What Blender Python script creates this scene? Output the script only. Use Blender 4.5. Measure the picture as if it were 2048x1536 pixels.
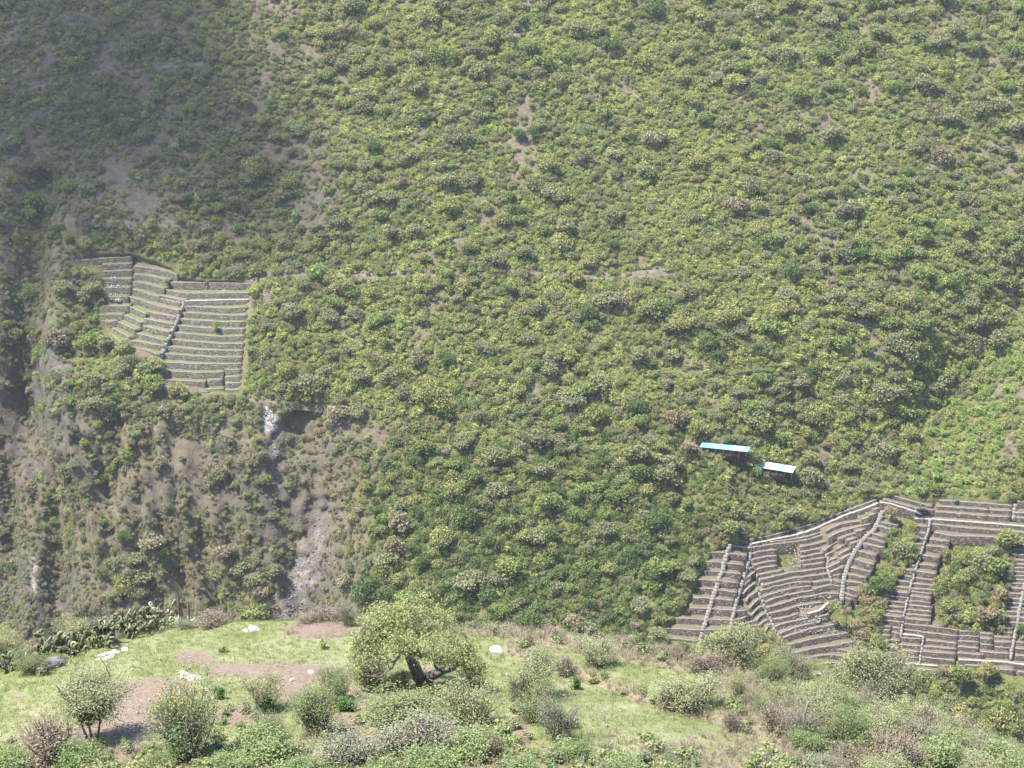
import bpy, math, random
import numpy as np

# ------------------------------------------------------------------ camera, sky, sun, exposure
SC = bpy.context.scene
for o in list(bpy.data.objects):
    bpy.data.objects.remove(o)
COL = SC.collection
PITCH = math.radians(20.0)
HFOV = math.radians(30.0)
cam_d = bpy.data.cameras.new('camera')
cam_d.sensor_width = 36.0
cam_d.lens = 18.0 / math.tan(HFOV / 2)
cam_d.clip_start = 0.5
cam_d.clip_end = 6000
cam = bpy.data.objects.new('camera', cam_d)
COL.objects.link(cam)
cam.location = (0, 0, 0)
cam.rotation_euler = (math.pi / 2 - PITCH, 0, 0)
SC.camera = cam

SUN = np.array([-0.42, -0.09, 0.90]); SUN /= np.linalg.norm(SUN)      # direction towards the sun
SUN_EL = math.asin(SUN[2]); SUN_AZ = math.atan2(SUN[0], SUN[1])
world = bpy.data.worlds.new('World'); SC.world = world; world.use_nodes = True
wn = world.node_tree; wn.nodes.clear()
sky = wn.nodes.new('ShaderNodeTexSky'); sky.sky_type = 'NISHITA'; sky.sun_disc = False
sky.sun_elevation = SUN_EL; sky.sun_rotation = SUN_AZ
sky.altitude = 2800; sky.air_density = 1.0; sky.dust_density = 2.0; sky.ozone_density = 1.0
bg = wn.nodes.new('ShaderNodeBackground'); bg.inputs['Strength'].default_value = 0.15
wo = wn.nodes.new('ShaderNodeOutputWorld')
wn.links.new(sky.outputs[0], bg.inputs[0]); wn.links.new(bg.outputs[0], wo.inputs[0])
sl = bpy.data.lights.new('sun', 'SUN'); sl.energy = 4.4; sl.angle = math.radians(0.53); sl.color = (1.0, 0.95, 0.87)
so = bpy.data.objects.new('sun', sl); COL.objects.link(so)
so.rotation_euler = (math.pi / 2 - SUN_EL, 0, math.pi - SUN_AZ)
so.location = (-300, 100, 500)
SC.view_settings.view_transform = 'Standard'
SC.view_settings.look = 'None'
SC.view_settings.gamma = 1.0
SC.view_settings.exposure = 1.78
SC.cycles.max_bounces = 5
SC.cycles.diffuse_bounces = 3
SC.cycles.glossy_bounces = 1
SC.cycles.transmission_bounces = 2
SC.cycles.volume_bounces = 0
SC.cycles.transparent_max_bounces = 12
SC.cycles.caustics_reflective = False
SC.cycles.caustics_refractive = False
SC.cycles.use_denoising = True
SC.cycles.denoiser = 'OPENIMAGEDENOISE'
SC.cycles.denoising_input_passes = 'RGB_ALBEDO_NORMAL'

# ------------------------------------------------------------------ helpers
FPX = 1024 / math.tan(HFOV / 2)
UP = np.array([0, math.sin(PITCH), math.cos(PITCH)])
FW = np.array([0, math.cos(PITCH), -math.sin(PITCH)])
rng = np.random.default_rng(7)
random.seed(7)

def rays(px):
    px = np.atleast_2d(np.asarray(px, float))
    u = (px[:, 0] - 1024) / FPX; v = -(px[:, 1] - 768) / FPX
    d = np.array([1.0, 0, 0])[None] * u[:, None] + UP[None] * v[:, None] + FW[None]
    return d / np.linalg.norm(d, axis=1, keepdims=True)

def project(P):
    P = np.atleast_2d(P)
    w = P @ FW
    return np.stack([1024 + FPX * P[:, 0] / w, 768 - FPX * (P @ UP) / w], 1)

def ray_plane(px, z):
    d = rays(px)
    return d * (z / d[:, 2])[:, None]

def _hash(ix, iy, seed):
    h = (ix.astype(np.int64) * 374761393 + iy.astype(np.int64) * 668265263 + seed * 1442695041) & 0xffffffff
    h = ((h ^ (h >> 13)) * 1274126177) & 0xffffffff
    return ((h ^ (h >> 16)) & 0xffffff) / float(0xffffff)

def vnoise(x, y, seed=0):
    x = np.asarray(x, float); y = np.asarray(y, float)
    ix = np.floor(x); iy = np.floor(y); fx = x - ix; fy = y - iy
    fx = fx * fx * (3 - 2 * fx); fy = fy * fy * (3 - 2 * fy)
    a = _hash(ix, iy, seed); b = _hash(ix + 1, iy, seed); c = _hash(ix, iy + 1, seed); d = _hash(ix + 1, iy + 1, seed)
    return (a * (1 - fx) + b * fx) * (1 - fy) + (c * (1 - fx) + d * fx) * fy

def fbm(x, y, seed=0, octv=4):
    s = 0; a = 0.5
    for k in range(octv):
        s = s + a * (vnoise(x, y, seed + k * 17) * 2 - 1); a *= 0.5; x = x * 2.03 + 11.3; y = y * 2.03 + 5.7
    return s

def sstep(a, b, x):
    t = np.clip((x - a) / (b - a), 0, 1)
    return t * t * (3 - 2 * t)

def inpoly(px, poly):
    x = px[:, 0]; y = px[:, 1]; r = np.zeros(len(px), bool); n = len(poly); j = n - 1
    for i in range(n):
        xi, yi = poly[i]; xj, yj = poly[j]
        c = ((yi > y) != (yj > y)) & (x < (xj - xi) * (y - yi) / ((yj - yi) or 1e-9) + xi)
        r ^= c; j = i
    return r

def segdist(px, line):
    best = np.full(len(px), 1e9); tt = np.zeros(len(px)); L = np.asarray(line, float)
    for i in range(len(L) - 1):
        a = L[i]; b = L[i + 1]; ab = b - a
        t = np.clip(((px - a) @ ab) / (ab @ ab), 0, 1)
        d = np.linalg.norm(px - a - t[:, None] * ab, axis=1)
        m = d < best; best[m] = d[m]; tt[m] = (i + t[m]) / (len(L) - 1)
    return best, tt

def mesh_np(name, verts, polys, mats=(), mat_idx=None, smooth=False):
    """polys: list of int arrays, each (n,k)"""
    me = bpy.data.meshes.new(name)
    verts = np.asarray(verts, np.float32)
    me.vertices.add(len(verts)); me.vertices.foreach_set('co', verts.ravel())
    polys = [np.asarray(p, np.int32) for p in polys if len(p)]
    nl = sum(p.size for p in polys); npol = sum(len(p) for p in polys)
    me.loops.add(nl); me.polygons.add(npol)
    me.loops.foreach_set('vertex_index', np.concatenate([p.ravel() for p in polys]))
    st = []; c = 0
    for p in polys:
        st.append(c + np.arange(len(p)) * p.shape[1]); c += p.size
    me.polygons.foreach_set('loop_start', np.concatenate(st).astype(np.int32))
    for m in mats: me.materials.append(m)
    if mat_idx is not None: me.polygons.foreach_set('material_index', np.asarray(mat_idx, np.int32))
    if smooth: me.polygons.foreach_set('use_smooth', np.ones(npol, bool))
    me.update(calc_edges=True); me.validate()
    return me

def add(name, me, parent=None, loc=None, rz=0.0, scale=None, **props):
    o = bpy.data.objects.new(name, me); COL.objects.link(o)
    if parent is not None: o.parent = parent
    if loc is not None: o.location = tuple(float(v) for v in loc)
    if rz: o.rotation_euler = (0, 0, float(rz))
    if scale is not None: o.scale = tuple(float(v) for v in scale) if np.ndim(scale) else (float(scale),) * 3
    for k, v in props.items(): o[k] = v
    return o

def empty(name, loc, rz=0.0, scale=None, **props):
    o = add(name, None, None, loc, rz, scale, **props); o.empty_display_size = 0.2
    return o

class MB:
    def __init__(s): s.v = []; s.q = []; s.t = []; s.n = 0
    def addv(s, V, Q=None, T=None):
        V = np.asarray(V, float)
        if Q is not None and len(Q): s.q.append(np.asarray(Q) + s.n)
        if T is not None and len(T): s.t.append(np.asarray(T) + s.n)
        s.v.append(V); s.n += len(V)
    def mesh(s, name, mats=(), smooth=False):
        P = []
        if s.q: P.append(np.concatenate(s.q))
        if s.t: P.append(np.concatenate(s.t))
        return mesh_np(name, np.concatenate(s.v), P, mats, None, smooth)

BOXQ = np.array([[0, 3, 2, 1], [4, 5, 6, 7], [0, 1, 5, 4], [1, 2, 6, 5], [2, 3, 7, 6], [3, 0, 4, 7]])
def box_v(c, sx, sy, sz, ax=(1, 0, 0), ay=(0, 1, 0), az=(0, 0, 1)):
    c = np.asarray(c, float); ax = np.asarray(ax, float); ay = np.asarray(ay, float); az = np.asarray(az, float)
    s = np.array([[-1, -1, -1], [1, -1, -1], [1, 1, -1], [-1, 1, -1], [-1, -1, 1], [1, -1, 1], [1, 1, 1], [-1, 1, 1]]) * 0.5
    return c + s[:, :1] * sx * ax + s[:, 1:2] * sy * ay + s[:, 2:] * sz * az

def tube(mb, pts, rad, k=4):
    pts = np.asarray(pts, float); n = len(pts); rad = np.broadcast_to(rad, (n,))
    d = np.gradient(pts, axis=0); d /= np.linalg.norm(d, axis=1, keepdims=True) + 1e-9
    ref = np.array([0.31, 0.87, 0.2]); a = np.cross(d, ref); a /= np.linalg.norm(a, axis=1, keepdims=True) + 1e-9
    b = np.cross(d, a)
    an = np.arange(k) * 2 * math.pi / k
    V = pts[:, None] + rad[:, None, None] * (np.cos(an)[None, :, None] * a[:, None] + np.sin(an)[None, :, None] * b[:, None])
    I = np.arange(n - 1)[:, None] * k; J = np.arange(k)[None]
    J2 = (J + 1) % k
    Q = np.stack([I + J, I + J2, I + k + J2, I + k + J], -1).reshape(-1, 4)
    mb.addv(V.reshape(-1, 3), Q)

def leaf_quads(r, P, size, outward=None, elong=1.7, jit=0.9):
    """one pointed quad per leaf"""
    n = len(P)
    N = r.normal(size=(n, 3)) * jit
    if outward is not None: N = N + outward
    N /= np.linalg.norm(N, axis=1, keepdims=True) + 1e-9
    A = np.cross(N, r.normal(size=(n, 3))); A /= np.linalg.norm(A, axis=1, keepdims=True) + 1e-9
    B = np.cross(N, A)
    s = np.asarray(size) * r.uniform(0.65, 1.3, n)
    A = A * (s * elong * 0.5)[:, None]; B = B * (s * 0.5)[:, None]; C = N * (s * 0.18)[:, None]
    V = np.stack([P - A, P + B + C, P + A, P - B + C], 1).reshape(-1, 3)
    Q = np.arange(4 * n).reshape(n, 4)
    return V, Q

# ------------------------------------------------------------------ materials
def new_mat(name):
    m = bpy.data.materials.new(name); m.use_nodes = True
    nt = m.node_tree; nt.nodes.clear()
    out = nt.nodes.new('ShaderNodeOutputMaterial')
    return m, nt, out

def N(nt, t, **kw):
    n = nt.nodes.new(t)
    for k, v in kw.items(): setattr(n, k, v)
    return n

def ramp(nt, fac, stops):
    r = N(nt, 'ShaderNodeValToRGB'); e = r.color_ramp.elements
    while len(e) < len(stops): e.new(0.5)
    for i, (p, c) in enumerate(stops):
        e[i].position = p; e[i].color = (c[0], c[1], c[2], 1)
    nt.links.new(fac, r.inputs[0]); return r.outputs[0]

def noise(nt, scale, detail=4, rough=0.6, vec=None):
    n = N(nt, 'ShaderNodeTexNoise'); n.inputs['Scale'].default_value = scale
    n.inputs['Detail'].default_value = detail; n.inputs['Roughness'].default_value = rough
    if vec is not None: nt.links.new(vec, n.inputs['Vector'])
    return n.outputs[0]

def mix(nt, fac, a, b, mode='MIX'):
    m = N(nt, 'ShaderNodeMix'); m.data_type = 'RGBA'; m.blend_type = mode
    for i, v in ((0, fac), (6, a), (7, b)):
        if hasattr(v, 'is_output'): nt.links.new(v, m.inputs[i])
        elif i == 0: m.inputs[i].default_value = v
        else: m.inputs[i].default_value = (v[0], v[1], v[2], 1)
    return m.outputs[2]

def math_n(nt, op, a, b=0.0):
    m = N(nt, 'ShaderNodeMath', operation=op)
    for i, v in ((0, a), (1, b)):
        if hasattr(v, 'is_output'): nt.links.new(v, m.inputs[i])
        else: m.inputs[i].default_value = v
    return m.outputs[0]

LEAFK = 1.45
def leaf_mat(name, c1, c2, var=0.24, trans=0.28):
    """leaves: colour runs from c1 to c2 plant by plant and leaf by leaf"""
    c1, c2 = [(c[0] * LEAFK, c[1] * LEAFK, c[2] * LEAFK * 1.06) for c in (c1, c2)]
    m, nt, out = new_mat(name)
    oi = N(nt, 'ShaderNodeObjectInfo'); ge = N(nt, 'ShaderNodeNewGeometry')
    f = math_n(nt, 'ADD', math_n(nt, 'MULTIPLY', oi.outputs['Random'], 0.62), math_n(nt, 'MULTIPLY', ge.outputs['Random Per Island'], 0.38))
    c = mix(nt, f, c1, c2)
    hsv = N(nt, 'ShaderNodeHueSaturation')
    v = math_n(nt, 'ADD', math_n(nt, 'MULTIPLY', ge.outputs['Random Per Island'], var), 1 - var / 2)
    nt.links.new(v, hsv.inputs['Value']); nt.links.new(c, hsv.inputs['Color'])
    d = N(nt, 'ShaderNodeBsdfDiffuse'); t = N(nt, 'ShaderNodeBsdfTranslucent')
    nt.links.new(hsv.outputs[0], d.inputs[0])
    tc = mix(nt, 1.0, hsv.outputs[0], (1.1, 1.15, 0.6), 'MULTIPLY')
    nt.links.new(tc, t.inputs[0])
    ms = N(nt, 'ShaderNodeMixShader'); ms.inputs[0].default_value = trans
    nt.links.new(d.outputs[0], ms.inputs[1]); nt.links.new(t.outputs[0], ms.inputs[2])
    nt.links.new(ms.outputs[0], out.inputs[0])
    return m

def plain_mat(name, c1, c2, scale=3.0, rough=0.9, bump=0.0, detail=5, metallic=0.0, spec=0.2):
    m, nt, out = new_mat(name)
    ge = N(nt, 'ShaderNodeNewGeometry')
    f = noise(nt, scale, detail, 0.65, ge.outputs['Position'])
    c = ramp(nt, f, [(0.32, c1), (0.68, c2)])
    p = N(nt, 'ShaderNodeBsdfPrincipled'); p.inputs['Roughness'].default_value = rough
    p.inputs['Metallic'].default_value = metallic; p.inputs['Specular IOR Level'].default_value = spec
    nt.links.new(c, p.inputs['Base Color'])
    if bump:
        b = N(nt, 'ShaderNodeBump'); b.inputs['Strength'].default_value = bump; b.inputs['Distance'].default_value = 0.05
        nt.links.new(f, b.inputs['Height']); nt.links.new(b.outputs[0], p.inputs['Normal'])
    nt.links.new(p.outputs[0], out.inputs[0])
    return m

def attr(nt, name):
    a = N(nt, 'ShaderNodeAttribute'); a.attribute_name = name
    return a

# hillside soil: scrub litter, dry grass, bare earth and rock driven by painted vertex attributes + noise
def hillside_mat():
    m, nt, out = new_mat('hillside_soil')
    ge = N(nt, 'ShaderNodeNewGeometry'); P = ge.outputs['Position']
    n1 = noise(nt, 0.09, 6, 0.62, P); n2 = noise(nt, 0.9, 5, 0.7, P)
    green = ramp(nt, n2, [(0.3, (0.048, 0.058, 0.018)), (0.5, (0.100, 0.106, 0.034)), (0.72, (0.155, 0.150, 0.062))])
    dry = ramp(nt, n2, [(0.3, (0.070, 0.055, 0.038)), (0.7, (0.165, 0.136, 0.098))])
    at = attr(nt, 'ground'); sp = N(nt, 'ShaderNodeSeparateColor'); nt.links.new(at.outputs['Color'], sp.inputs[0])
    f = math_n(nt, 'ADD', sp.outputs[0], math_n(nt, 'MULTIPLY', math_n(nt, 'SUBTRACT', n1, 0.5), 0.9))
    c = mix(nt, f, green, dry)
    n3 = noise(nt, 0.6, 8, 0.75, P)
    rockc = ramp(nt, n3, [(0.3, (0.038, 0.034, 0.031)), (0.52, (0.085, 0.072, 0.062)), (0.7, (0.15, 0.126, 0.105))])
    rf = math_n(nt, 'MULTIPLY', sp.outputs[1], math_n(nt, 'ADD', 0.5, n3))
    c = mix(nt, rf, c, rockc)
    palec = ramp(nt, n3, [(0.35, (0.20, 0.185, 0.17)), (0.6, (0.40, 0.385, 0.365))])
    pf = math_n(nt, 'MULTIPLY', sp.outputs[2], ramp(nt, n3, [(0.36, (0.1, 0.1, 0.1)), (0.5, (1, 1, 1))]))
    c = mix(nt, pf, c, palec)
    p = N(nt, 'ShaderNodeBsdfPrincipled'); p.inputs['Roughness'].default_value = 0.95; p.inputs['Specular IOR Level'].default_value = 0.1
    nt.links.new(c, p.inputs['Base Color'])
    b = N(nt, 'ShaderNodeBump'); b.inputs['Strength'].default_value = 0.9; b.inputs['Distance'].default_value = 0.6
    nt.links.new(n3, b.inputs['Height']); nt.links.new(b.outputs[0], p.inputs['Normal'])
    nt.links.new(p.outputs[0], out.inputs[0])
    return m

def meadow_mat():
    m, nt, out = new_mat('meadow_ground')
    ge = N(nt, 'ShaderNodeNewGeometry'); P = ge.outputs['Position']
    n1 = noise(nt, 0.35, 5, 0.6, P); n2 = noise(nt, 7.0, 5, 0.7, P); n3 = noise(nt, 1.6, 6, 0.7, P); n4 = noise(nt, 22.0, 3, 0.6, P)
    grass = ramp(nt, math_n(nt, 'ADD', math_n(nt, 'MULTIPLY', n1, 0.6), math_n(nt, 'MULTIPLY', n2, 0.4)),
                 [(0.36, (0.100, 0.124, 0.040)), (0.5, (0.158, 0.168, 0.076)), (0.64, (0.205, 0.195, 0.115))])
    soil = ramp(nt, n2, [(0.3, (0.105, 0.075, 0.057)), (0.55, (0.17, 0.128, 0.10)), (0.75, (0.235, 0.19, 0.152))])
    at = attr(nt, 'ground'); sp = N(nt, 'ShaderNodeSeparateColor'); nt.links.new(at.outputs['Color'], sp.inputs[0])
    sf = math_n(nt, 'ADD', sp.outputs[0], math_n(nt, 'MULTIPLY', math_n(nt, 'SUBTRACT', n3, 0.5), 1.5))
    sfr = ramp(nt, sf, [(0.40, (0, 0, 0)), (0.62, (1, 1, 1))])
    c = mix(nt, sfr, grass, soil)
    straw = ramp(nt, n2, [(0.3, (0.12, 0.095, 0.06)), (0.7, (0.235, 0.195, 0.138))])
    df = ramp(nt, math_n(nt, 'ADD', sp.outputs[1], math_n(nt, 'MULTIPLY', math_n(nt, 'SUBTRACT', n3, 0.5), 1.2)), [(0.4, (0, 0, 0)), (0.7, (1, 1, 1))])
    c = mix(nt, df, c, straw)
    peb = ramp(nt, n4, [(0.70, (0, 0, 0)), (0.76, (1, 1, 1))])
    c = mix(nt, math_n(nt, 'MULTIPLY', peb, 0.55), c, (0.28, 0.255, 0.22))
    p = N(nt, 'ShaderNodeBsdfPrincipled'); p.inputs['Roughness'].default_value = 0.95; p.inputs['Specular IOR Level'].default_value = 0.1
    nt.links.new(c, p.inputs['Base Color'])
    b = N(nt, 'ShaderNodeBump'); b.inputs['Strength'].default_value = 0.7; b.inputs['Distance'].default_value = 0.06
    nt.links.new(n2, b.inputs['Height']); nt.links.new(b.outputs[0], p.inputs['Normal'])
    nt.links.new(p.outputs[0], out.inputs[0])
    return m

def stone_wall_mat(name, base, pale, cell=2.6):
    m, nt, out = new_mat(name)
    ge = N(nt, 'ShaderNodeNewGeometry'); P = ge.outputs['Position']
    v = N(nt, 'ShaderNodeTexVoronoi'); v.inputs['Scale'].default_value = cell
    mp = N(nt, 'ShaderNodeMapping'); mp.inputs['Scale'].default_value = (1, 1, 1.7)
    nt.links.new(P, mp.inputs[0]); nt.links.new(mp.outputs[0], v.inputs['Vector'])
    sc = N(nt, 'ShaderNodeSeparateColor'); nt.links.new(v.outputs['Color'], sc.inputs[0])
    c = ramp(nt, sc.outputs[0], [(0.0, tuple(x * 0.55 for x in base)), (0.5, base), (0.86, tuple(x * 1.5 for x in base)), (0.97, pale)])
    jd = ramp(nt, v.outputs['Distance'], [(0.45, (1, 1, 1)), (0.75, (0.35, 0.35, 0.35))])
    c = mix(nt, 1.0, c, jd, 'MULTIPLY')
    n1 = noise(nt, 0.25, 5, 0.6, P)
    c = mix(nt, math_n(nt, 'MULTIPLY', n1, 0.55), c, (base[0] * 0.8, base[1] * 0.85, base[2] * 0.6))
    p = N(nt, 'ShaderNodeBsdfPrincipled'); p.inputs['Roughness'].default_value = 0.92; p.inputs['Specular IOR Level'].default_value = 0.15
    nt.links.new(c, p.inputs['Base Color'])
    b = N(nt, 'ShaderNodeBump'); b.inputs['Strength'].default_value = 1.0; b.inputs['Distance'].default_value = 0.12; b.invert = True
    nt.links.new(v.outputs['Distance'], b.inputs['Height']); nt.links.new(b.outputs[0], p.inputs['Normal'])
    nt.links.new(p.outputs[0], out.inputs[0])
    return m

def bed_mat(name, g1, g2, soil, amount):
    m, nt, out = new_mat(name)
    ge = N(nt, 'ShaderNodeNewGeometry'); P = ge.outputs['Position']
    n1 = noise(nt, 0.16, 5, 0.65, P); n2 = noise(nt, 1.8, 5, 0.7, P)
    g = ramp(nt, n2, [(0.3, g1), (0.7, g2)])
    s = ramp(nt, n2, [(0.3, tuple(x * 0.7 for x in soil)), (0.7, tuple(x * 1.25 for x in soil))])
    c = mix(nt, ramp(nt, n1, [(amount - 0.1, (0, 0, 0)), (amount + 0.1, (1, 1, 1))]), g, s)
    p = N(nt, 'ShaderNodeBsdfPrincipled'); p.inputs['Roughness'].default_value = 0.95; p.inputs['Specular IOR Level'].default_value = 0.1
    nt.links.new(c, p.inputs['Base Color']); nt.links.new(p.outputs[0], out.inputs[0])
    return m

M = {}
M['hill'] = hillside_mat()
M['meadow'] = meadow_mat()
M['wall_l'] = stone_wall_mat('terrace_stone_tan', (0.090, 0.076, 0.068), (0.20, 0.18, 0.16))
M['wall_r'] = stone_wall_mat('terrace_stone_grey', (0.064, 0.053, 0.050), (0.18, 0.16, 0.145))
M['coping'] = plain_mat('coping_stone', (0.12, 0.104, 0.088), (0.205, 0.184, 0.158), 1.2)
M['bed_l'] = bed_mat('terrace_grass', (0.065, 0.095, 0.027), (0.115, 0.135, 0.055), (0.15, 0.125, 0.085), 0.58)
M['bed_r'] = bed_mat('terrace_dry_grass', (0.075, 0.078, 0.043), (0.12, 0.112, 0.075), (0.125, 0.09, 0.066), 0.50)
M['step'] = plain_mat('step_stone', (0.18, 0.166, 0.145), (0.33, 0.306, 0.272), 1.5)
M['path'] = plain_mat('trodden_earth', (0.085, 0.07, 0.052), (0.16, 0.135, 0.105), 0.8)
M['rock'] = plain_mat('pale_rock', (0.15, 0.135, 0.12), (0.33, 0.30, 0.265), 2.2, bump=0.6)
M['white_rock'] = plain_mat('white_rock', (0.26, 0.25, 0.235), (0.42, 0.405, 0.385), 3.0, bump=0.4)
M['grey_rock'] = plain_mat('lichen_rock', (0.07, 0.066, 0.062), (0.22, 0.205, 0.19), 2.4, bump=0.8)
M['bark'] = plain_mat('bark', (0.07, 0.055, 0.045), (0.17, 0.145, 0.125), 9.0, bump=0.5)
M['twig'] = plain_mat('twig', (0.15, 0.122, 0.098), (0.25, 0.21, 0.172), 5.0)
M['dry_twig'] = plain_mat('dry_twig', (0.13, 0.097, 0.075), (0.25, 0.195, 0.155), 4.0)
M['grey_twig'] = plain_mat('grey_twig', (0.15, 0.132, 0.12), (0.27, 0.245, 0.22), 4.0)
M['roof'] = plain_mat('sheet_roof', (0.09, 0.29, 0.32), (0.22, 0.38, 0.39), 0.5, rough=0.42, spec=0.5)
M['roof_worn'] = plain_mat('worn_sheet_roof', (0.26, 0.37, 0.38), (0.40, 0.44, 0.44), 0.6, rough=0.45, spec=0.5)
M['scree'] = plain_mat('scree_rock', (0.085, 0.072, 0.062), (0.20, 0.17, 0.148), 1.6)
M['shed'] = plain_mat('weathered_boards', (0.035, 0.03, 0.026), (0.075, 0.064, 0.055), 2.0)
M['sign'] = plain_mat('white_board', (0.5, 0.5, 0.49), (0.56, 0.56, 0.55), 1.0, rough=0.6)
M['cactus'] = plain_mat('cactus_skin', (0.070, 0.084, 0.034), (0.135, 0.145, 0.068), 6.0, rough=0.6, spec=0.3)
M['cactus_pale'] = plain_mat('cactus_pale_skin', (0.20, 0.21, 0.12), (0.30, 0.29, 0.19), 6.0, rough=0.6)  # paler skin tone, used for most pads of the pale clumps
M['stalk'] = plain_mat('seed_stalk', (0.10, 0.065, 0.05), (0.2, 0.13, 0.1), 6.0)
M['agave'] = plain_mat('agave_leaf', (0.16, 0.21, 0.10), (0.28, 0.32, 0.18), 3.0, rough=0.6)
cm, cnt, cout = new_mat('cloud_vapour')
cd = N(cnt, 'ShaderNodeBsdfDiffuse'); cd.inputs[0].default_value = (0.92, 0.93, 0.95, 1)
ct = N(cnt, 'ShaderNodeBsdfTranslucent'); ct.inputs[0].default_value = (0.5, 0.52, 0.55, 1)
cx = N(cnt, 'ShaderNodeMixShader'); cx.inputs[0].default_value = 0.5
cnt.links.new(cd.outputs[0], cx.inputs[1]); cnt.links.new(ct.outputs[0], cx.inputs[2])
cy = N(cnt, 'ShaderNodeMixShader'); cy.inputs[0].default_value = 0.23; ctp = N(cnt, 'ShaderNodeBsdfTransparent')   # thin vapour lets part of the sun through
cnt.links.new(ctp.outputs[0], cy.inputs[1]); cnt.links.new(cx.outputs[0], cy.inputs[2]); cnt.links.new(cy.outputs[0], cout.inputs[0])
M['cloud'] = cm

# ------------------------------------------------------------------ the far hillside: Y as a function of (x, z)
TAN = math.tan(math.radians(36.0)); SIN = math.sin(math.radians(36.0))
Y0, Z0 = 423.0, -154.0
def plane_pt(px):
    d = rays(px); t = (Y0 - Z0 / TAN) / (d[:, 1] - d[:, 2] / TAN)
    return d * t[:, None]
def xs(P):                       # slope coordinates: across, and up along the slope
    P = np.atleast_2d(P); return np.stack([P[:, 0], P[:, 2] / SIN], 1)
def line_xs(px): return xs(plane_pt(px))

G_RIGHT = line_xs([(2180, 540), (2080, 650), (2000, 740), (1930, 830), (1890, 890)])
G_BOWL = line_xs([(1800, 1000), (1660, 1120), (1600, 1240), (1590, 1400)])
G_LEFT = line_xs([(70, 380), (50, 700), (28, 900), (48, 1100), (35, 1300), (30, 1500)])
G_LEFT2 = line_xs([(225, 860), (205, 960), (190, 1060)])
G_ERODE = line_xs([(538, 830), (552, 950), (585, 1040), (630, 1060), (600, 1150), (565, 1260)])
G_MID = line_xs([(700, 120), (560, 330), (500, 480)])
RECESS = line_xs([(605, 875)])[0]
def z_px(py): return plane_pt([(1024, py)])[0, 2]
ZC_L, ZC_M = z_px(500), z_px(815)
def Ybase(x, z):
    x = np.asarray(x, float); z = np.asarray(z, float); sh = x.shape
    S = np.stack([x.ravel(), z.ravel() / SIN], 1)
    Y = Y0 + (S[:, 1] * SIN - Z0) / TAN
    d, t = segdist(S, G_RIGHT); Y = Y + 12.0 * np.exp(-(d / 15.0) ** 2)
    zz = S[:, 1] * SIN
    Y = Y + np.interp(S[:, 0], [30, 48.4, 51.7, 72.3, 82, 111, 145], [0, 0, 4, 10, 7, 2, 0]) * (1 - sstep(z_px(1000), z_px(640), zz))
    xr = np.interp(zz, [z_px(723), z_px(602), z_px(545)], [-86.6, -80.2, -82.5]); xl = np.interp(zz, [z_px(665), z_px(593), z_px(535)], [-98.5, -94, -92.8])
    wv = sstep(z_px(760), z_px(715), zz) * (1 - sstep(z_px(525), z_px(400), zz)) * sstep(-114, -104, S[:, 0])
    Y = Y + 6.5 * np.clip((xr - S[:, 0]) / (xr - xl), 0, 1) * wv
    d, t = segdist(S, G_MID); Y = Y + 3.0 * np.exp(-(d / 14.0) ** 2)
    # steep left-hand cliffs
    zc = ZC_M + (ZC_L - ZC_M) * (1 - sstep(-121, -109, S[:, 0]))
    h = zc - S[:, 1] * SIN
    w = 1 - sstep(-52, -10, S[:, 0])
    h = np.log1p(np.exp(np.clip(h / 3.0, -30, 30))) * 3.0
    Y = Y + w * h * (1 / TAN - 1 / math.tan(math.radians(57)))
    return Y.reshape(sh)

def raycast(px, fn, lo=300.0, hi=720.0, steps=140):
    d = rays(px); n = len(d)
    ts = np.linspace(lo, hi, steps)
    a = np.full(n, lo); b = np.full(n, hi); found = np.zeros(n, bool)
    for i in range(steps - 1):
        t = ts[i + 1]; P = d * t
        hit = (P[:, 1] >= fn(P[:, 0], P[:, 2])) & ~found
        a[hit] = ts[i]; b[hit] = t; found |= hit
    for k in range(18):
        m = (a + b) / 2; P = d * m[:, None]; ins = P[:, 1] >= fn(P[:, 0], P[:, 2])
        b = np.where(ins, m, b); a = np.where(ins, a, m)
    return d * ((a + b) / 2)[:, None]

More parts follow.
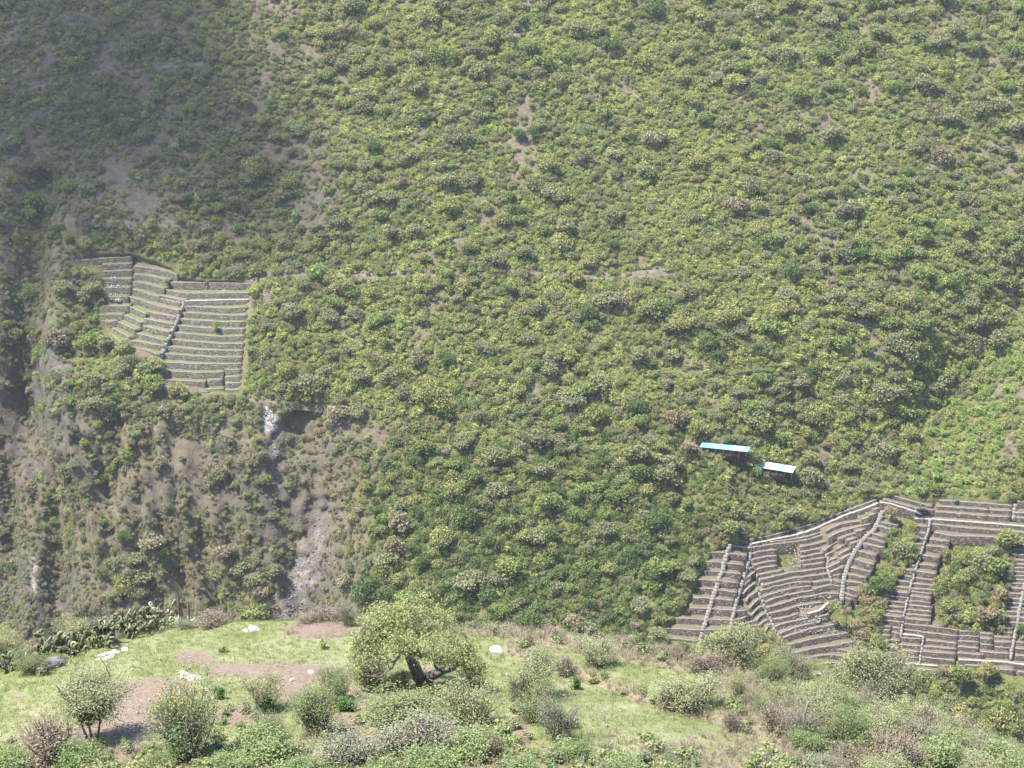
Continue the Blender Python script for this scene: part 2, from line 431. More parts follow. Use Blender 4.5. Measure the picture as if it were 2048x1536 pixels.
# ---------------------------------------------------------------- traced terraces (picture traces become level walls at real heights)
def cv(ox, oy, s, rows): return [[(ox + s * x, oy + s * y) for x, y in r] for r in rows]
C1 = lambda rows: cv(80, 440, 0.29297, rows)
R1 = lambda rows: cv(1280, 1040, 0.18233, rows)
R2 = lambda rows: cv(1480, 980, 0.17578, rows)
R3 = lambda rows: cv(1480, 1150, 0.15625, rows)
R4 = lambda rows: cv(1740, 980, 0.15039, rows)
R5 = lambda rows: cv(1740, 1170, 0.15039, rows)
FLIGHTS = [
 ('stone_terraces', 'small west flight of grassy stone terraces beside the dark cliff', 'l', C1([
  [(228,278),(400,266),(630,250)], [(425,306),(630,296)], [(425,352),(632,345)], [(420,405),(628,402)], [(422,462),(622,460)],
  [(415,528),(605,522)], [(415,588),(612,588)], [(412,645),(570,645)], [(410,690),(490,692),(530,688)], [(410,762),(490,778),(545,838),(580,830)]])),
 ('stone_terraces', 'slanting middle flight of lit grassy terraces left of the long narrow stair', 'l', C1([
  [(636,318),(740,325),(850,345),(940,372)], [(636,372),(720,375),(800,392),(880,412)], [(632,420),(720,432),(790,450),(845,468)],
  [(630,470),(700,488),(760,508),(815,522)], [(820,515),(900,530),(982,548)], [(800,530),(880,550),(968,568)], [(605,522),(700,552),(780,580),(860,598),(948,618)],
  [(612,592),(660,612),(720,640)], [(735,625),(830,645),(930,662)], [(570,645),(640,675),(690,700)], [(705,672),(800,692),(910,712)],
  [(530,690),(590,720),(650,750)], [(665,712),(780,740),(888,765)], [(495,735),(550,768),(610,800)], [(630,765),(750,795),(868,825)],
  [(590,815),(720,840),(850,860)], [(560,850),(640,872),(710,885),(760,898),(815,918)]])),
 ('stone_terraces', 'broad main flight of stepped terraces right of the long narrow stair', 'l', C1([
  [(890,425),(1200,430),(1510,434),(1545,420)], [(850,475),(985,500),(1200,500),(1435,497)], [(985,553),(1200,548),(1430,543)],
  [(978,588),(1130,596),(1280,603),(1420,596)], [(960,630),(1130,642),(1290,652),(1412,650)], [(945,675),(1120,688),(1280,698),(1405,695)],
  [(930,720),(1100,735),(1270,745),(1400,745)], [(910,768),(1060,782),(1210,795),(1395,793)], [(890,815),(1050,830),(1210,843),(1393,845)],
  [(870,865),(1030,880),(1195,890),(1385,893)], [(850,912),(1020,926),(1190,937),(1382,937)], [(800,968),(1000,980),(1255,983),(1378,980)],
  [(800,1025),(1080,1043),(1255,1038)], [(1260,1022),(1375,1022)], [(798,1085),(960,1097),(1130,1105)], [(1140,1095),(1250,1088)],
  [(1260,1070),(1372,1070)], [(1262,1115),(1372,1113)], [(780,1130),(870,1140),(965,1150)], [(975,1165),(1155,1172)], [(1140,1155),(1258,1152)],
  [(1262,1160),(1370,1160)], [(1160,1200),(1370,1203)]])),
 ('stone_terraces', 'terraces with two pale stairways below the white sign, bushes at their left', 'r', R1([
  [(985,222),(1185,238)], [(975,283),(1215,308)], [(745,355),(935,357),(990,372),(1175,388)], [(722,457),(900,466),(950,472),(1150,500)],
  [(700,560),(870,568),(920,570),(1120,598)], [(612,650),(835,662),(885,668),(1090,695)], [(610,748),(805,758),(860,768),(1065,798)],
  [(580,850),(770,860),(830,868),(1035,882)], [(545,965),(730,972),(800,975),(1020,990),(1110,1003),(1175,988)],
  [(385,1075),(700,1090),(760,1092),(1000,1102),(1130,1080),(1200,1040)], [(250,1190),(415,1195),(670,1210),(730,1205),(990,1192),(1130,1145),(1255,1108)],
  [(65,1283),(340,1300),(640,1328)]])),
 ('stone_terraces', 'curving amphitheatre of dark terraces with rubble spilled down its middle', 'r', R2([
  [(95,568),(330,525),(600,450),(820,390),(1000,318),(1250,222),(1560,108)],
  [(130,615),(400,562),(610,520),(760,480),(900,425),(1080,340),(1180,295),(1400,220),(1585,148)],
  [(350,592),(600,562),(800,525),(965,465)], [(140,655),(400,614),(600,590),(750,570),(880,535),(1000,498)],
  [(140,720),(300,690),(430,682)], [(690,650),(860,615),(1020,572)], [(120,800),(280,765),(425,750)], [(690,705),(930,662)],
  [(165,855),(300,820),(425,808)], [(695,765),(960,712)], [(185,905),(300,880),(430,860)], [(700,812),(980,770)],
  [(220,965),(400,930),(500,905)], [(710,862),(970,825)], [(240,1020),(400,985),(560,940),(720,925),(990,885)],
  [(270,1085),(450,1040),(640,1000),(850,975),(1015,950)]]) + R3([
  [(265,205),(450,150),(640,105),(750,92),(925,88)], [(935,95),(1165,65),(1290,95)], [(315,275),(500,215),(700,165),(920,145)],
  [(950,185),(1150,125),(1290,150)], [(330,345),(500,285),(700,240),(960,198)], [(345,420),(550,365),(760,290),(880,285),(1080,235),(1280,240)],
  [(375,490),(600,450),(760,390),(1070,345)], [(430,570),(600,540),(760,495)], [(450,660),(650,600),(930,550)], [(510,750),(750,660),(1000,602)],
  [(880,500),(1050,448),(1120,372),(1280,302)], [(970,545),(1150,500)], [(560,800),(700,755),(900,690),(1280,620)],
  [(635,890),(900,830),(1150,780),(1400,740)], [(700,998),(950,940),(1200,905),(1470,850)], [(1190,930),(1500,1005),(1650,1040)],
  [(790,1090),(950,1040),(1150,1022),(1300,1035),(1450,1075)], [(1030,1130),(1200,1120),(1390,1145)], [(1090,1200),(1240,1215),(1380,1255)]])),
 ('stone_terraces', 'short steeply curved terrace walls between the second stair and the amphitheatre', 'r', R2([
  [(85,895),(150,885)], [(95,990),(180,920)], [(50,1080),(130,1010)]]) + R3([
  [(45,240),(120,160),(215,90)], [(85,330),(150,250),(250,200)], [(130,430),(200,335),(280,290)], [(150,520),(230,430),(310,390)],
  [(210,580),(290,500),(380,470)], [(250,650),(320,580),(390,560)], [(330,720),(380,640),(430,610)], [(370,790),(420,710),(450,680)], [(400,900),(450,830),(540,790)]])),
 ('stone_terraces', 'small broken terrace walls wedged left of the curving pale stair', 'r', R2([
  [(1395,335),(1500,300)], [(1470,290),(1560,262)], [(1520,225),(1600,205)], [(985,465),(1130,395),(1280,365),(1410,348)],
  [(1015,540),(1150,470),(1300,430),(1500,380)], [(1130,555),(1250,510),(1330,495)], [(1325,470),(1430,440)], [(960,690),(1050,625),(1145,570)],
  [(1215,570),(1340,540)], [(980,735),(1100,690)], [(1105,670),(1210,615)], [(1270,610),(1370,575)], [(1020,800),(1140,755)], [(1130,735),(1265,660)],
  [(1010,880),(1160,810)], [(1150,790),(1280,720)], [(1030,935),(1200,860)], [(1060,975),(1155,962)]])),
 ('stone_terraces', 'fanned dry terraces between the curving pale stair and the green bush strip', 'r', R2([
  [(1590,365),(1800,405)], [(1560,405),(1740,455)], [(1500,490),(1660,540)], [(1440,545),(1650,600)], [(1385,600),(1640,660)], [(1340,690),(1550,745)],
  [(1300,785),(1520,850)], [(1260,880),(1490,935)], [(1210,955),(1440,1000)], [(1200,1040),(1400,1060)]]) + R3([
  [(1350,160),(1560,220)], [(1340,235),(1500,280)], [(1340,290),(1420,320)]])),
 ('stone_terraces', 'upper east terraces under the forest edge, above the long pale path', 'r', R4([
  [(260,60),(560,150),(830,215)], [(130,172),(260,180),(400,225),(560,270),(680,330)], [(170,120),(450,200),(700,262),(860,268)], [(925,140),(1400,170),(1640,190),(1900,210)],
  [(1965,150),(2300,165)], [(885,215),(1390,250),(1580,262)], [(1592,264),(1890,280)], [(1930,300),(2300,312)], [(860,290),(1200,312),(1570,345)],
  [(1577,347),(1870,360)], [(1950,370),(2300,385)], [(600,380),(830,390),(1280,420),(2048,485),(2300,505)]])),
 ('stone_terraces', 'tall east flight of narrow terraces around a rectangular bush patch', 'r', R4([
  [(590,470),(780,490)], [(815,455),(1260,505),(1450,515),(2048,565),(2300,585)], [(590,565),(760,585)], [(850,565),(1110,610),(1500,620),(1940,655)],
  [(1950,635),(2300,660)], [(580,640),(735,660)], [(790,655),(1060,690)], [(1930,715),(2300,750)], [(560,705),(720,728)], [(745,740),(1040,772)],
  [(1885,790),(2300,812)], [(550,765),(700,785)], [(520,835),(670,860)], [(700,868),(930,900)], [(1860,855),(2300,880)], [(400,885),(650,922)],
  [(1840,925),(2300,945)], [(655,985),(890,1020)], [(1830,980),(2300,1000)], [(360,970),(625,1008)], [(1830,1035),(2300,1050)], [(320,1045),(600,1078)],
  [(610,1080),(880,1120)], [(1800,1085),(2300,1105)], [(290,1115),(570,1160)], [(590,1165),(870,1205)], [(1790,1135),(2300,1155)], [(1790,1180),(2300,1210)],
  [(270,1195),(545,1230)], [(565,1240),(870,1275)], [(1760,1235),(2300,1270)], [(215,1265),(530,1310)], [(540,1310),(880,1335)], [(1740,1292),(2300,1335)]]) + R5([
  [(185,65),(520,110)], [(150,130),(500,170)], [(130,190),(480,240)], [(100,260),(470,300)], [(115,330),(450,370)], [(130,400),(440,430)], [(130,465),(430,495)],
  [(545,85),(830,120)], [(530,145),(810,180)], [(515,205),(810,235)], [(500,265),(830,300)], [(495,325),(820,357)], [(480,385),(815,417)], [(460,445),(810,480)],
  [(1750,100),(2300,145)], [(1760,170),(2300,215)], [(1780,230),(2300,275)], [(1780,290),(2300,330)], [(1770,350),(2300,390)], [(1760,415),(2300,460)], [(1745,490),(2300,530)], [(1740,562),(1900,580)]])),
 ('stone_terraces', 'lowest east terraces in narrow side-by-side columns above the bottom bushes', 'r', R5([
  [(135,540),(290,555)], [(297,560),(415,578)], [(140,595),(275,605)], [(285,625),(405,650)], [(160,665),(272,680)], [(268,725),(400,745)], [(200,735),(263,745)],
  [(210,795),(258,820),(388,835)], [(235,890),(358,915)], [(195,980),(343,1000)], [(455,515),(830,555),(1180,600)], [(440,590),(800,640),(1170,680)],
  [(430,655),(720,690)], [(410,700),(690,722)], [(392,795),(680,815)], [(375,870),(660,890)], [(350,950),(650,970)], [(740,735),(1160,780)],
  [(715,815),(1155,855)], [(700,885),(1145,920)], [(690,960),(1130,1005)], [(1190,612),(1455,625)], [(1180,675),(1455,690)], [(1172,745),(1455,765)],
  [(1165,820),(1450,840)], [(1160,905),(1510,930)], [(1460,640),(1650,652)], [(1680,620),(1905,640)], [(1660,690),(1900,702)], [(1465,705),(1640,718)],
  [(1655,752),(1890,767)], [(1465,785),(1640,802)], [(1660,820),(1880,837)], [(1462,885),(1860,920)], [(345,1035),(600,1055),(920,1080)], [(430,1100),(890,1140)],
  [(1180,995),(1830,1027),(1960,1052),(2300,1080)], [(1270,1062),(1500,1082),(1700,1120),(1930,1140)], [(1960,1150),(2300,1195)], [(1925,755),(2300,790)], [(1930,840),(2300,875)], [(1930,930),(2300,965)]])),
]
SLOPED = {(4, 0), (4, 1), (8, 0), (8, 1), (8, 2)}
TERR = []                         # (flight index, xyz polyline)
_rows = []
for fi, (nm, lab, side, rows) in enumerate(FLIGHTS):
    for ri, r in enumerate(rows):
        r = np.array(r, float)
        L = np.concatenate([[0], np.cumsum(np.linalg.norm(np.diff(r, axis=0), axis=1))])
        n = max(4, int(L[-1] / 7)); q = np.linspace(0, L[-1], n)
        _rows.append((fi, ri, np.stack([np.interp(q, L, r[:, 0]), np.interp(q, L, r[:, 1])], 1)))
_hit = raycast(np.concatenate([r[2] for r in _rows]), Ybase, 380, 560, 60); _c = 0
for fi, ri, Rp in _rows:
    Pz = _hit[_c:_c + len(Rp), 2]; _c += len(Rp)
    sl_ = 1.0 if (fi, ri) in SLOPED else {0: 0.3, 1: 0.6, 2: 0.5, 3: 0.4, 4: 0.4, 5: 0.6, 6: 0.6, 7: 0.5}.get(fi, 0.15)
    zz = Pz.mean() * (1 - sl_) + Pz * sl_
    d_ = rays(Rp); TERR.append((fi, d_ * (zz / d_[:, 2])[:, None]))
TP = np.concatenate([t for _, t in TERR]); TPs = xs(TP)
TD = TP[:, 1] - Ybase(TP[:, 0], TP[:, 2])
LT_POLY = [(136, 506), (265, 502), (362, 535), (350, 552), (532, 562), (506, 590), (485, 800), (310, 780), (318, 725), (235, 695), (198, 665), (200, 545), (136, 536)]
RT_POLY = [(1462, 1084), (1480, 1082), (1600, 1052), (1690, 1020), (1765, 985), (1850, 995), (1885, 990), (2088, 1000), (2088, 1400), (2040, 1375), (1990, 1350), (1870, 1350), (1800, 1345), (1690, 1345), (1610, 1330), (1540, 1270),
           (1500, 1262), (1400, 1298), (1288, 1284), (1340, 1240), (1360, 1210), (1392, 1150), (1418, 1095)]
BUSH_STRIP = [(1775, 1045), (1825, 1045), (1832, 1090), (1800, 1130), (1772, 1185), (1757, 1240), (1772, 1310), (1725, 1305), (1700, 1240), (1725, 1170), (1760, 1110)]
BUSH_RECT = [(1885, 1088), (1940, 1078), (2010, 1082), (2022, 1100), (2005, 1190), (2000, 1248), (1920, 1250), (1868, 1235), (1865, 1190), (1880, 1130)]

def corr(x, z):                   # ease the slope onto the terraces
    S = np.stack([x.ravel(), z.ravel() / SIN], 1); out = np.zeros(len(S))
    near = (np.abs(S[:, 0]) < 250)
    for c0 in range(0, len(S), 20000):
        s = S[c0:c0 + 20000]
        lo = TPs.min(0) - 22; hi = TPs.max(0) + 22
        m = ((s > lo) & (s < hi)).all(1)
        if not m.any(): continue
        d2 = ((s[m][:, None, :] - TPs[None]) ** 2).sum(-1)
        w = np.exp(-d2 / (2 * 3.5 ** 2)); sw = w.sum(1)
        val = (w * TD).sum(1) / (sw + 1e-9)
        dm = np.sqrt(d2.min(1))
        o = out[c0:c0 + 20000]; o[m] = val * (1 - sstep(4, 16, dm)); out[c0:c0 + 20000] = o
    return out.reshape(x.shape)

def rough(x, z):
    S = np.stack([x.ravel(), z.ravel() / SIN], 1); X = S[:, 0]; T = S[:, 1]
    r = 5.0 * fbm(X / 38, T / 60, 3, 3) + 1.3 * fbm(X / 8, T / 9, 21, 3)
    d, t = segdist(S, G_LEFT); r += 9 * np.exp(-(d / 5.0) ** 2) + 2 * np.exp(-(d / 14.0) ** 2)
    d, t = segdist(S, G_LEFT2); r += 4 * np.exp(-(d / 3.0) ** 2)
    d, t = segdist(S, G_ERODE); r += 1.4 * np.exp(-(d / 4.0) ** 2) + 2.2 * np.exp(-(d / 6) ** 2) * fbm(X / 2.2, T / 3.4, 83, 4)
    d = np.hypot((S[:, 0] - RECESS[0]) / 5.5, (S[:, 1] - RECESS[1]) / 9.0); r += 5.0 * np.exp(-d ** 4)
    # rock ribs on the cliffs
    w = (1 - sstep(-60, -38, X)) * sstep(0, 8, ZC_M + (ZC_L - ZC_M) * (1 - sstep(-121, -109, X)) - T * SIN)
    rib = np.abs(fbm(X / 7 + 0.25 * T / 9, T / 40, 51, 4)); r += w * (8.5 * rib - 2.0 + 1.2 * fbm(X / 2.6, T / 5.0, 57, 3))
    return r.reshape(x.shape)

gx = np.arange(-200, 200.1, 0.8); gz = np.arange(-262, -10, 0.62)
GX, GZ = np.meshgrid(gx, gz)
GY = Ybase(GX, GZ) + corr(GX, GZ)
GYC = GY.copy()
PX = project(np.stack([GX.ravel(), GY.ravel(), GZ.ravel()], 1))
inside = inpoly(PX, LT_POLY) | inpoly(PX, RT_POLY)
ins2 = inside.reshape(GX.shape).astype(float)
def blur(a, k):
    for ax in (0, 1):
        c = np.cumsum(np.concatenate([np.repeat(a.take([0], ax), k + 1, ax), a, np.repeat(a.take([-1], ax), k, ax)], ax), ax)
        n = a.shape[ax]
        a = (c.take(np.arange(2 * k + 1, 2 * k + 1 + n), ax) - c.take(np.arange(0, n), ax)) / (2 * k + 1)
    return a
calm = blur(blur(np.minimum(1, blur(ins2, 3) * 6), 4), 3)
sink = blur(np.clip((blur(ins2, 2) - 0.8) * 5, 0, 1), 1)
GY = GY + rough(GX, GZ) * (1 - calm) + sink * 3.6

def grid_interp(A, x, z):
    fx = np.clip((np.asarray(x) - gx[0]) / 0.8, 0, len(gx) - 1.001); fz = np.clip((np.asarray(z) - gz[0]) / 0.62, 0, len(gz) - 1.001)
    ix = fx.astype(int); iz = fz.astype(int); fx = fx - ix; fz = fz - iz
    return (A[iz, ix] * (1 - fx) + A[iz, ix + 1] * fx) * (1 - fz) + (A[iz + 1, ix] * (1 - fx) + A[iz + 1, ix + 1] * fx) * fz
def Yhill(x, z): return grid_interp(GY, x, z)
def Yterr(x, z): return grid_interp(GYC, x, z)
def hill_pt(px): return raycast(px, Yhill)

# trails (picture traces, laid on the slope)
TRAILS = [
 ('thin level trail crossing the middle of the wooded hillside', [(500, 560), (610, 548), (700, 560), (800, 552), (870, 548), (960, 545), (1030, 540), (1110, 548), (1220, 556), (1340, 548)], 0.8),
 ('thin trail climbing across the shaded upper left slope', [(-20, 190), (60, 175), (170, 155), (250, 142), (330, 132), (410, 125)], 0.8),
 ('short pale trail stretch near the top edge of the slope', [(1010, 72), (1060, 64), (1100, 57), (1180, 45)], 0.9),
 ('trail stretch leaving the foot of the left terraces', [(488, 798), (540, 802), (620, 806), (700, 815), (765, 822)], 0.9),
 ('trail slanting down the right slope', [(1840, 318), (1870, 335), (1900, 352)], 0.8),
 ('trail curving under the lower shed roof', [(1600, 960), (1660, 968), (1720, 980)], 0.9),
 ('trail along the crest of the shaded wood above the west terraces', [(130, 438), (220, 440), (300, 448), (380, 452)], 0.7),
 ('short trail bend above the gully', [(1785, 640), (1810, 632), (1835, 626)], 0.9),
]
TRAIL_PX = [t[1] for t in TRAILS]

# ---- ground attributes painted on the hillside: R dry earth, G rock, B pale rock
V = np.stack([GX.ravel(), GY.ravel(), GZ.ravel()], 1)
PX = project(V)
X, Yp = PX[:, 0], PX[:, 1]
nz = fbm(X / 90, Yp / 90, 77, 4)
def blob(cx, cy, rx, ry, p=2): return np.exp(-(((X - cx) / rx) ** 2 + ((Yp - cy) / ry) ** 2) ** (p / 2))
def band(line, w): return np.exp(-(segdist(PX, line)[0] / w) ** 2)
dry = 0.10 + 0.30 * sstep(1100, 300, X) * sstep(700, 500, Yp) + 0.0 * X
dry = dry + 0.9 * blob(640, 400, 90, 130) + 0.6 * blob(230, 350, 150, 110) + 0.3 * blob(150, 150, 260, 200) + 0.5 * blob(860, 420, 90, 40)
dry = dry + 0.5 * blob(1020, 260, 80, 60) + 0.5 * blob(860, 640, 60, 60) + 0.6 * blob(1630, 920, 45, 25) + 0.6 * blob(1745, 516, 55, 10, 4)
pnz = fbm(X / 75, Yp / 60, 55, 4); dry = dry + 0.8 * sstep(0.14, 0.34, pnz) * sstep(1000, 850, Yp)
dry = dry + 0.75 * sstep(800, 860, Yp) * sstep(860, 640, X) + 0.4 * band([(500, 600), (500, 790)], 18)
dry = dry + 0.5 * band([(1830, 620), (1650, 640)], 12) + 0.5 * band([(1620, 800), (1670, 860)], 10)
rock = np.zeros(len(V))
rock += 1.0 * sstep(210, 120, X) * sstep(450, 560, Yp) * np.clip(0.65 + nz * 1.3, 0, 1)
rock += 0.8 * sstep(820, 900, Yp) * sstep(800, 600, X) * np.clip(0.4 + nz * 1.8, 0, 1)
rock += 0.9 * band([(545, 830), (553, 960), (590, 1040)], 16) + 0.45 * band([(640, 1000), (630, 1090), (605, 1170), (570, 1240)], 30)
dry += 1.0 * band([(640, 1000), (630, 1090), (605, 1170), (570, 1240)], 34) + 0.5 * band([(545, 860), (553, 960), (600, 1040)], 16)
rock += 0.8 * band([(150, 540), (138, 600)], 8) + 0.7 * band([(72, 1080), (68, 1200)], 10)
pale = 1.0 * band([(533, 815), (542, 850)], 14) + 0.34 * np.clip(0.35 + 2.6 * fbm(X / 22, Yp / 40, 19, 4), 0, 1) * band([(636, 1020), (625, 1090), (605, 1160), (570, 1240)], 26) + 0.35 * band([(550, 900), (553, 960)], 7)
pale += 0.5 * band([(70, 1110), (66, 1190)], 6)
bare_mask = np.clip(pale + 0.9 * band([(545, 830), (553, 960), (590, 1040)], 12), 0, 1)
for tr in TRAIL_PX: dry += 0.8 * band(tr, 5)
nI, nJ = GX.shape
idx = np.arange(nI * nJ).reshape(nI, nJ)
Q = np.stack([idx[:-1, :-1], idx[:-1, 1:], idx[1:, 1:], idx[1:, :-1]], -1).reshape(-1, 4)
hm = mesh_np('hillside', V, [Q], [M['hill']], None, True)
ca = hm.attributes.new('ground', 'FLOAT_COLOR', 'POINT')
ca.data.foreach_set('color', np.stack([np.clip(dry, 0, 1), np.clip(rock, 0, 1), np.clip(pale, 0, 1), np.ones(len(V))], 1).astype(np.float32).ravel())
add('hillside', hm, kind='structure')

# ------------------------------------------------------------------ terraces
def back_dirs(P):
    d = np.gradient(P[:, :2], axis=0); d /= np.linalg.norm(d, axis=1, keepdims=True) + 1e-9
    return np.stack([-d[:, 1], d[:, 0], np.zeros(len(d))], 1)       # left of travel (+x) = away from the viewer
roots = []
for fi, (nm, lab, side, rows) in enumerate(FLIGHTS):
    pts = np.concatenate([t for f, t in TERR if f == fi])
    base = np.array([pts[:, 0].mean(), pts[:, 1].mean(), pts[:, 2].min() - 1.5])
    roots.append((empty(nm, base, label=lab, category='terraces', group='stone terrace flights on the far slope'), base, side))
wall_noise = np.random.default_rng(3)
PATHS = {(3, 1), (4, 1), (8, 1), (8, 11), (10, 12), (10, 34), (10, 36), (4, 26), (2, 2)}
_cnt = {}
for fi, P in TERR:
    ri = _cnt.get(fi, 0); _cnt[fi] = ri + 1
    root, base, side = roots[fi]
    L = np.concatenate([[0], np.cumsum(np.linalg.norm(np.diff(P, axis=0), axis=1))])
    n = max(3, int(L[-1] / 0.7)); q = np.linspace(0, L[-1], n)
    P = np.stack([np.interp(q, L, P[:, k]) for k in range(3)], 1)
    B = back_dirs(P)
    if B[:, 1].mean() < -0.2: B = -B
    P = P + B * wall_noise.normal(0, 0.045, (n, 1)) + np.array([0, 0, 1]) * wall_noise.normal(0, 0.03, (n, 1)) - base
    H = 3.4; th = 0.58 if (fi, ri) in PATHS else 0.36; dep = 3.6
    e = np.array([0, 0, 1.0])
    ft = P; fb = P - e * H - B * 0.28; bt = P + B * th; bb = P + B * th - e * H
    mb = MB(); Vw = np.stack([ft, fb, bt, bb], 1).reshape(-1, 3)
    i = np.arange(n - 1) * 4
    Qw = np.concatenate([np.stack([i + 1, i + 5, i + 4, i], 1), np.stack([i, i + 4, i + 6, i + 2], 1), np.stack([i + 2, i + 6, i + 7, i + 3], 1),
                         np.array([[0, 2, 3, 1]]), np.array([[4 * n - 4, 4 * n - 3, 4 * n - 1, 4 * n - 2]])])
    wo_ = add('terrace_wall', mesh_np('terrace_wall', Vw, [Qw], [M['wall_' + side]]), root)
    ch = e * wall_noise.uniform(0.01, 0.04, (n, 1)); fr_ = B * wall_noise.uniform(0.005, 0.03, (n, 1))
    Vc_ = np.stack([ft - fr_ + ch, ft - fr_ - e * 0.09, bt + ch + B * 0.02, bt + B * 0.02 - e * 0.09], 1).reshape(-1, 3)
    add('coping', mesh_np('coping', Vc_, [Qw], [M['step'] if (fi, ri) in PATHS else M['coping']]), wo_)
    lo = 0.07
    a = P + B * (th - 0.02) - e * lo; b = P + B * dep - e * lo * 0.5
    b = b + e * wall_noise.normal(0, 0.03, (n, 1))
    a2 = a - e * 3.2; b2 = b - e * 3.2
    Vb = np.stack([a, b, a2, b2], 1).reshape(-1, 3)
    Qb = np.concatenate([np.stack([i, i + 4, i + 5, i + 1], 1), np.array([[0, 1, 3, 2]]), np.array([[4 * n - 4, 4 * n - 2, 4 * n - 1, 4 * n - 3]])])
    add('planting_bed', mesh_np('planting_bed', Vb, [Qb], [M['bed_' + side]]), root)

# ------------------------------------------------------------------ stairways on the terraces
Ysurf = lambda x, z: Ybase(x, z)
STAIRS = [
 ('long narrow stair dividing the left terraces, slightly pale', C1([[(985, 555), (950, 640), (920, 720), (885, 790), (845, 885), (808, 968)]])[0], 1.0, 0.55),
 ('thin stair climbing the cliff edge above the west terraces', C1([[(175, 95), (195, 145), (215, 200), (225, 250)]])[0], 0.9, 0.9),
 ('broad pale stair of many steps below the white sign', R1([[(985, 280), (945, 400), (905, 540), (860, 670), (815, 800), (770, 940), (720, 1110), (680, 1250), (645, 1385)]])[0], 1.35, 0.52),
 ('pale stair right of the broad one, beside the amphitheatre', R1([[(1215, 270), (1208, 400), (1180, 490), (1140, 620), (1085, 800), (1050, 920), (1020, 1060), (995, 1205)]])[0], 1.0, 0.52),
 ('short broken stair zigzagging down the left of the amphitheatre', R3([[(225, 0), (290, 120)], [(225, 190), (300, 340), (310, 385)], [(330, 470), (400, 560), (440, 680), (480, 750), (560, 870), (630, 960)]])[0:3], 0.8, 0.5),
 ('broken stair down the right of the amphitheatre', R2([[(985, 490), (1010, 540), (1030, 600)], [(945, 670), (975, 740), (1010, 790), (990, 860), (1015, 950), (1045, 1030)]]), 0.8, 0.5),
 ('broad curving stair of bright steps right of the amphitheatre', R2([[(1625, 245), (1560, 370), (1535, 440), (1480, 490), (1400, 560), (1330, 660), (1275, 750), (1225, 860), (1190, 980), (1175, 1060), (1165, 1190), (1160, 1235)]])[0], 1.5, 0.5),
 ('long straight thin stair left of the bush patch', R4([[(805, 410), (780, 540), (700, 770), (640, 960), (590, 1120), (540, 1290), (500, 1450), (450, 1680), (415, 1920)]])[0], 0.75, 0.5),
 ('stair at the right edge right of the bush patch', R5([[(2060, -20), (2030, 150), (1985, 350), (1965, 540), (1930, 640), (1905, 790), (1880, 950)]])[0], 1.0, 0.5),
 ('short low stair among the bottom east terraces', R5([[(715, 700), (700, 800), (680, 900), (662, 1040)]])[0], 0.75, 0.5),
 ('short stair in the upper east terraces', R4([[(1935, 200), (1910, 350)]])[0], 1.2, 0.5),
]
for lab, lines, wid, gap in STAIRS:
    if isinstance(lines[0], tuple): lines = [lines]
    segs = []
    for ln in lines:
        P = raycast(ln, Yterr)
        segs.append(P)
    allp = np.concatenate(segs); base = allp[allp[:, 2].argmin()] - np.array([0, 0, 0.5])
    root = empty('stone_stair', base, label=lab, category='stair', group='stone stairs on the far terraces')
    for P in segs:
        L = np.concatenate([[0], np.cumsum(np.linalg.norm(np.diff(P, axis=0), axis=1))])
        n = max(2, int(L[-1] / (gap * 1.45))); q = np.linspace(0, L[-1], n)
        Pq = np.stack([np.interp(q, L, P[:, k]) for k in range(3)], 1)
        me = None
        for k in range(n):
            c = Pq[k] - base
            j = wall_noise.normal(0, 0.05, 3)
            w = wid * wall_noise.uniform(0.85, 1.12)
            if me is None:
                me = mesh_np('step', box_v((0, 0.35, -0.55), 1, 1.1, 1.3), [BOXQ], [M['step']])
            s = add('step', me, root, c + np.array([j[0], j[1] * 0.5, 0.06 + j[2] * 0.8]), wall_noise.normal(0, 0.06), (w * 0.64, 0.40, 1))

# ------------------------------------------------------------------ trails
for lab, px, wid in TRAILS:
    pxa = np.array(px, float)
    L = np.concatenate([[0], np.cumsum(np.linalg.norm(np.diff(pxa, axis=0), axis=1))])
    q = np.arange(0, L[-1], 6.0)
    R = np.stack([np.interp(q, L, pxa[:, 0]), np.interp(q, L, pxa[:, 1]) + 2 * fbm(q / 30, q * 0, 5, 2)], 1)
    P = hill_pt(R); n = len(P)
    B = back_dirs(P); B[:, 1] = np.abs(B[:, 1])
    e = np.array([0, 0, 1.0])
    wid = wid * 0.7
    rows = [P - B * (wid + .6) - e * 1.6, P - B * wid + e * 0.12, P + B * wid + e * 0.16, P + B * (wid + 0.2) + e * 1.05, P + B * (wid + 1.9) + e * 0.8]
    Vt = np.concatenate(rows); I = np.arange(n - 1)
    Qt = np.concatenate([np.stack([k * n + I, k * n + I + 1, (k + 1) * n + I + 1, (k + 1) * n + I], 1) for k in range(4)])
    add('path', mesh_np('path', Vt, [Qt], [M['path']], None, False), kind='structure')


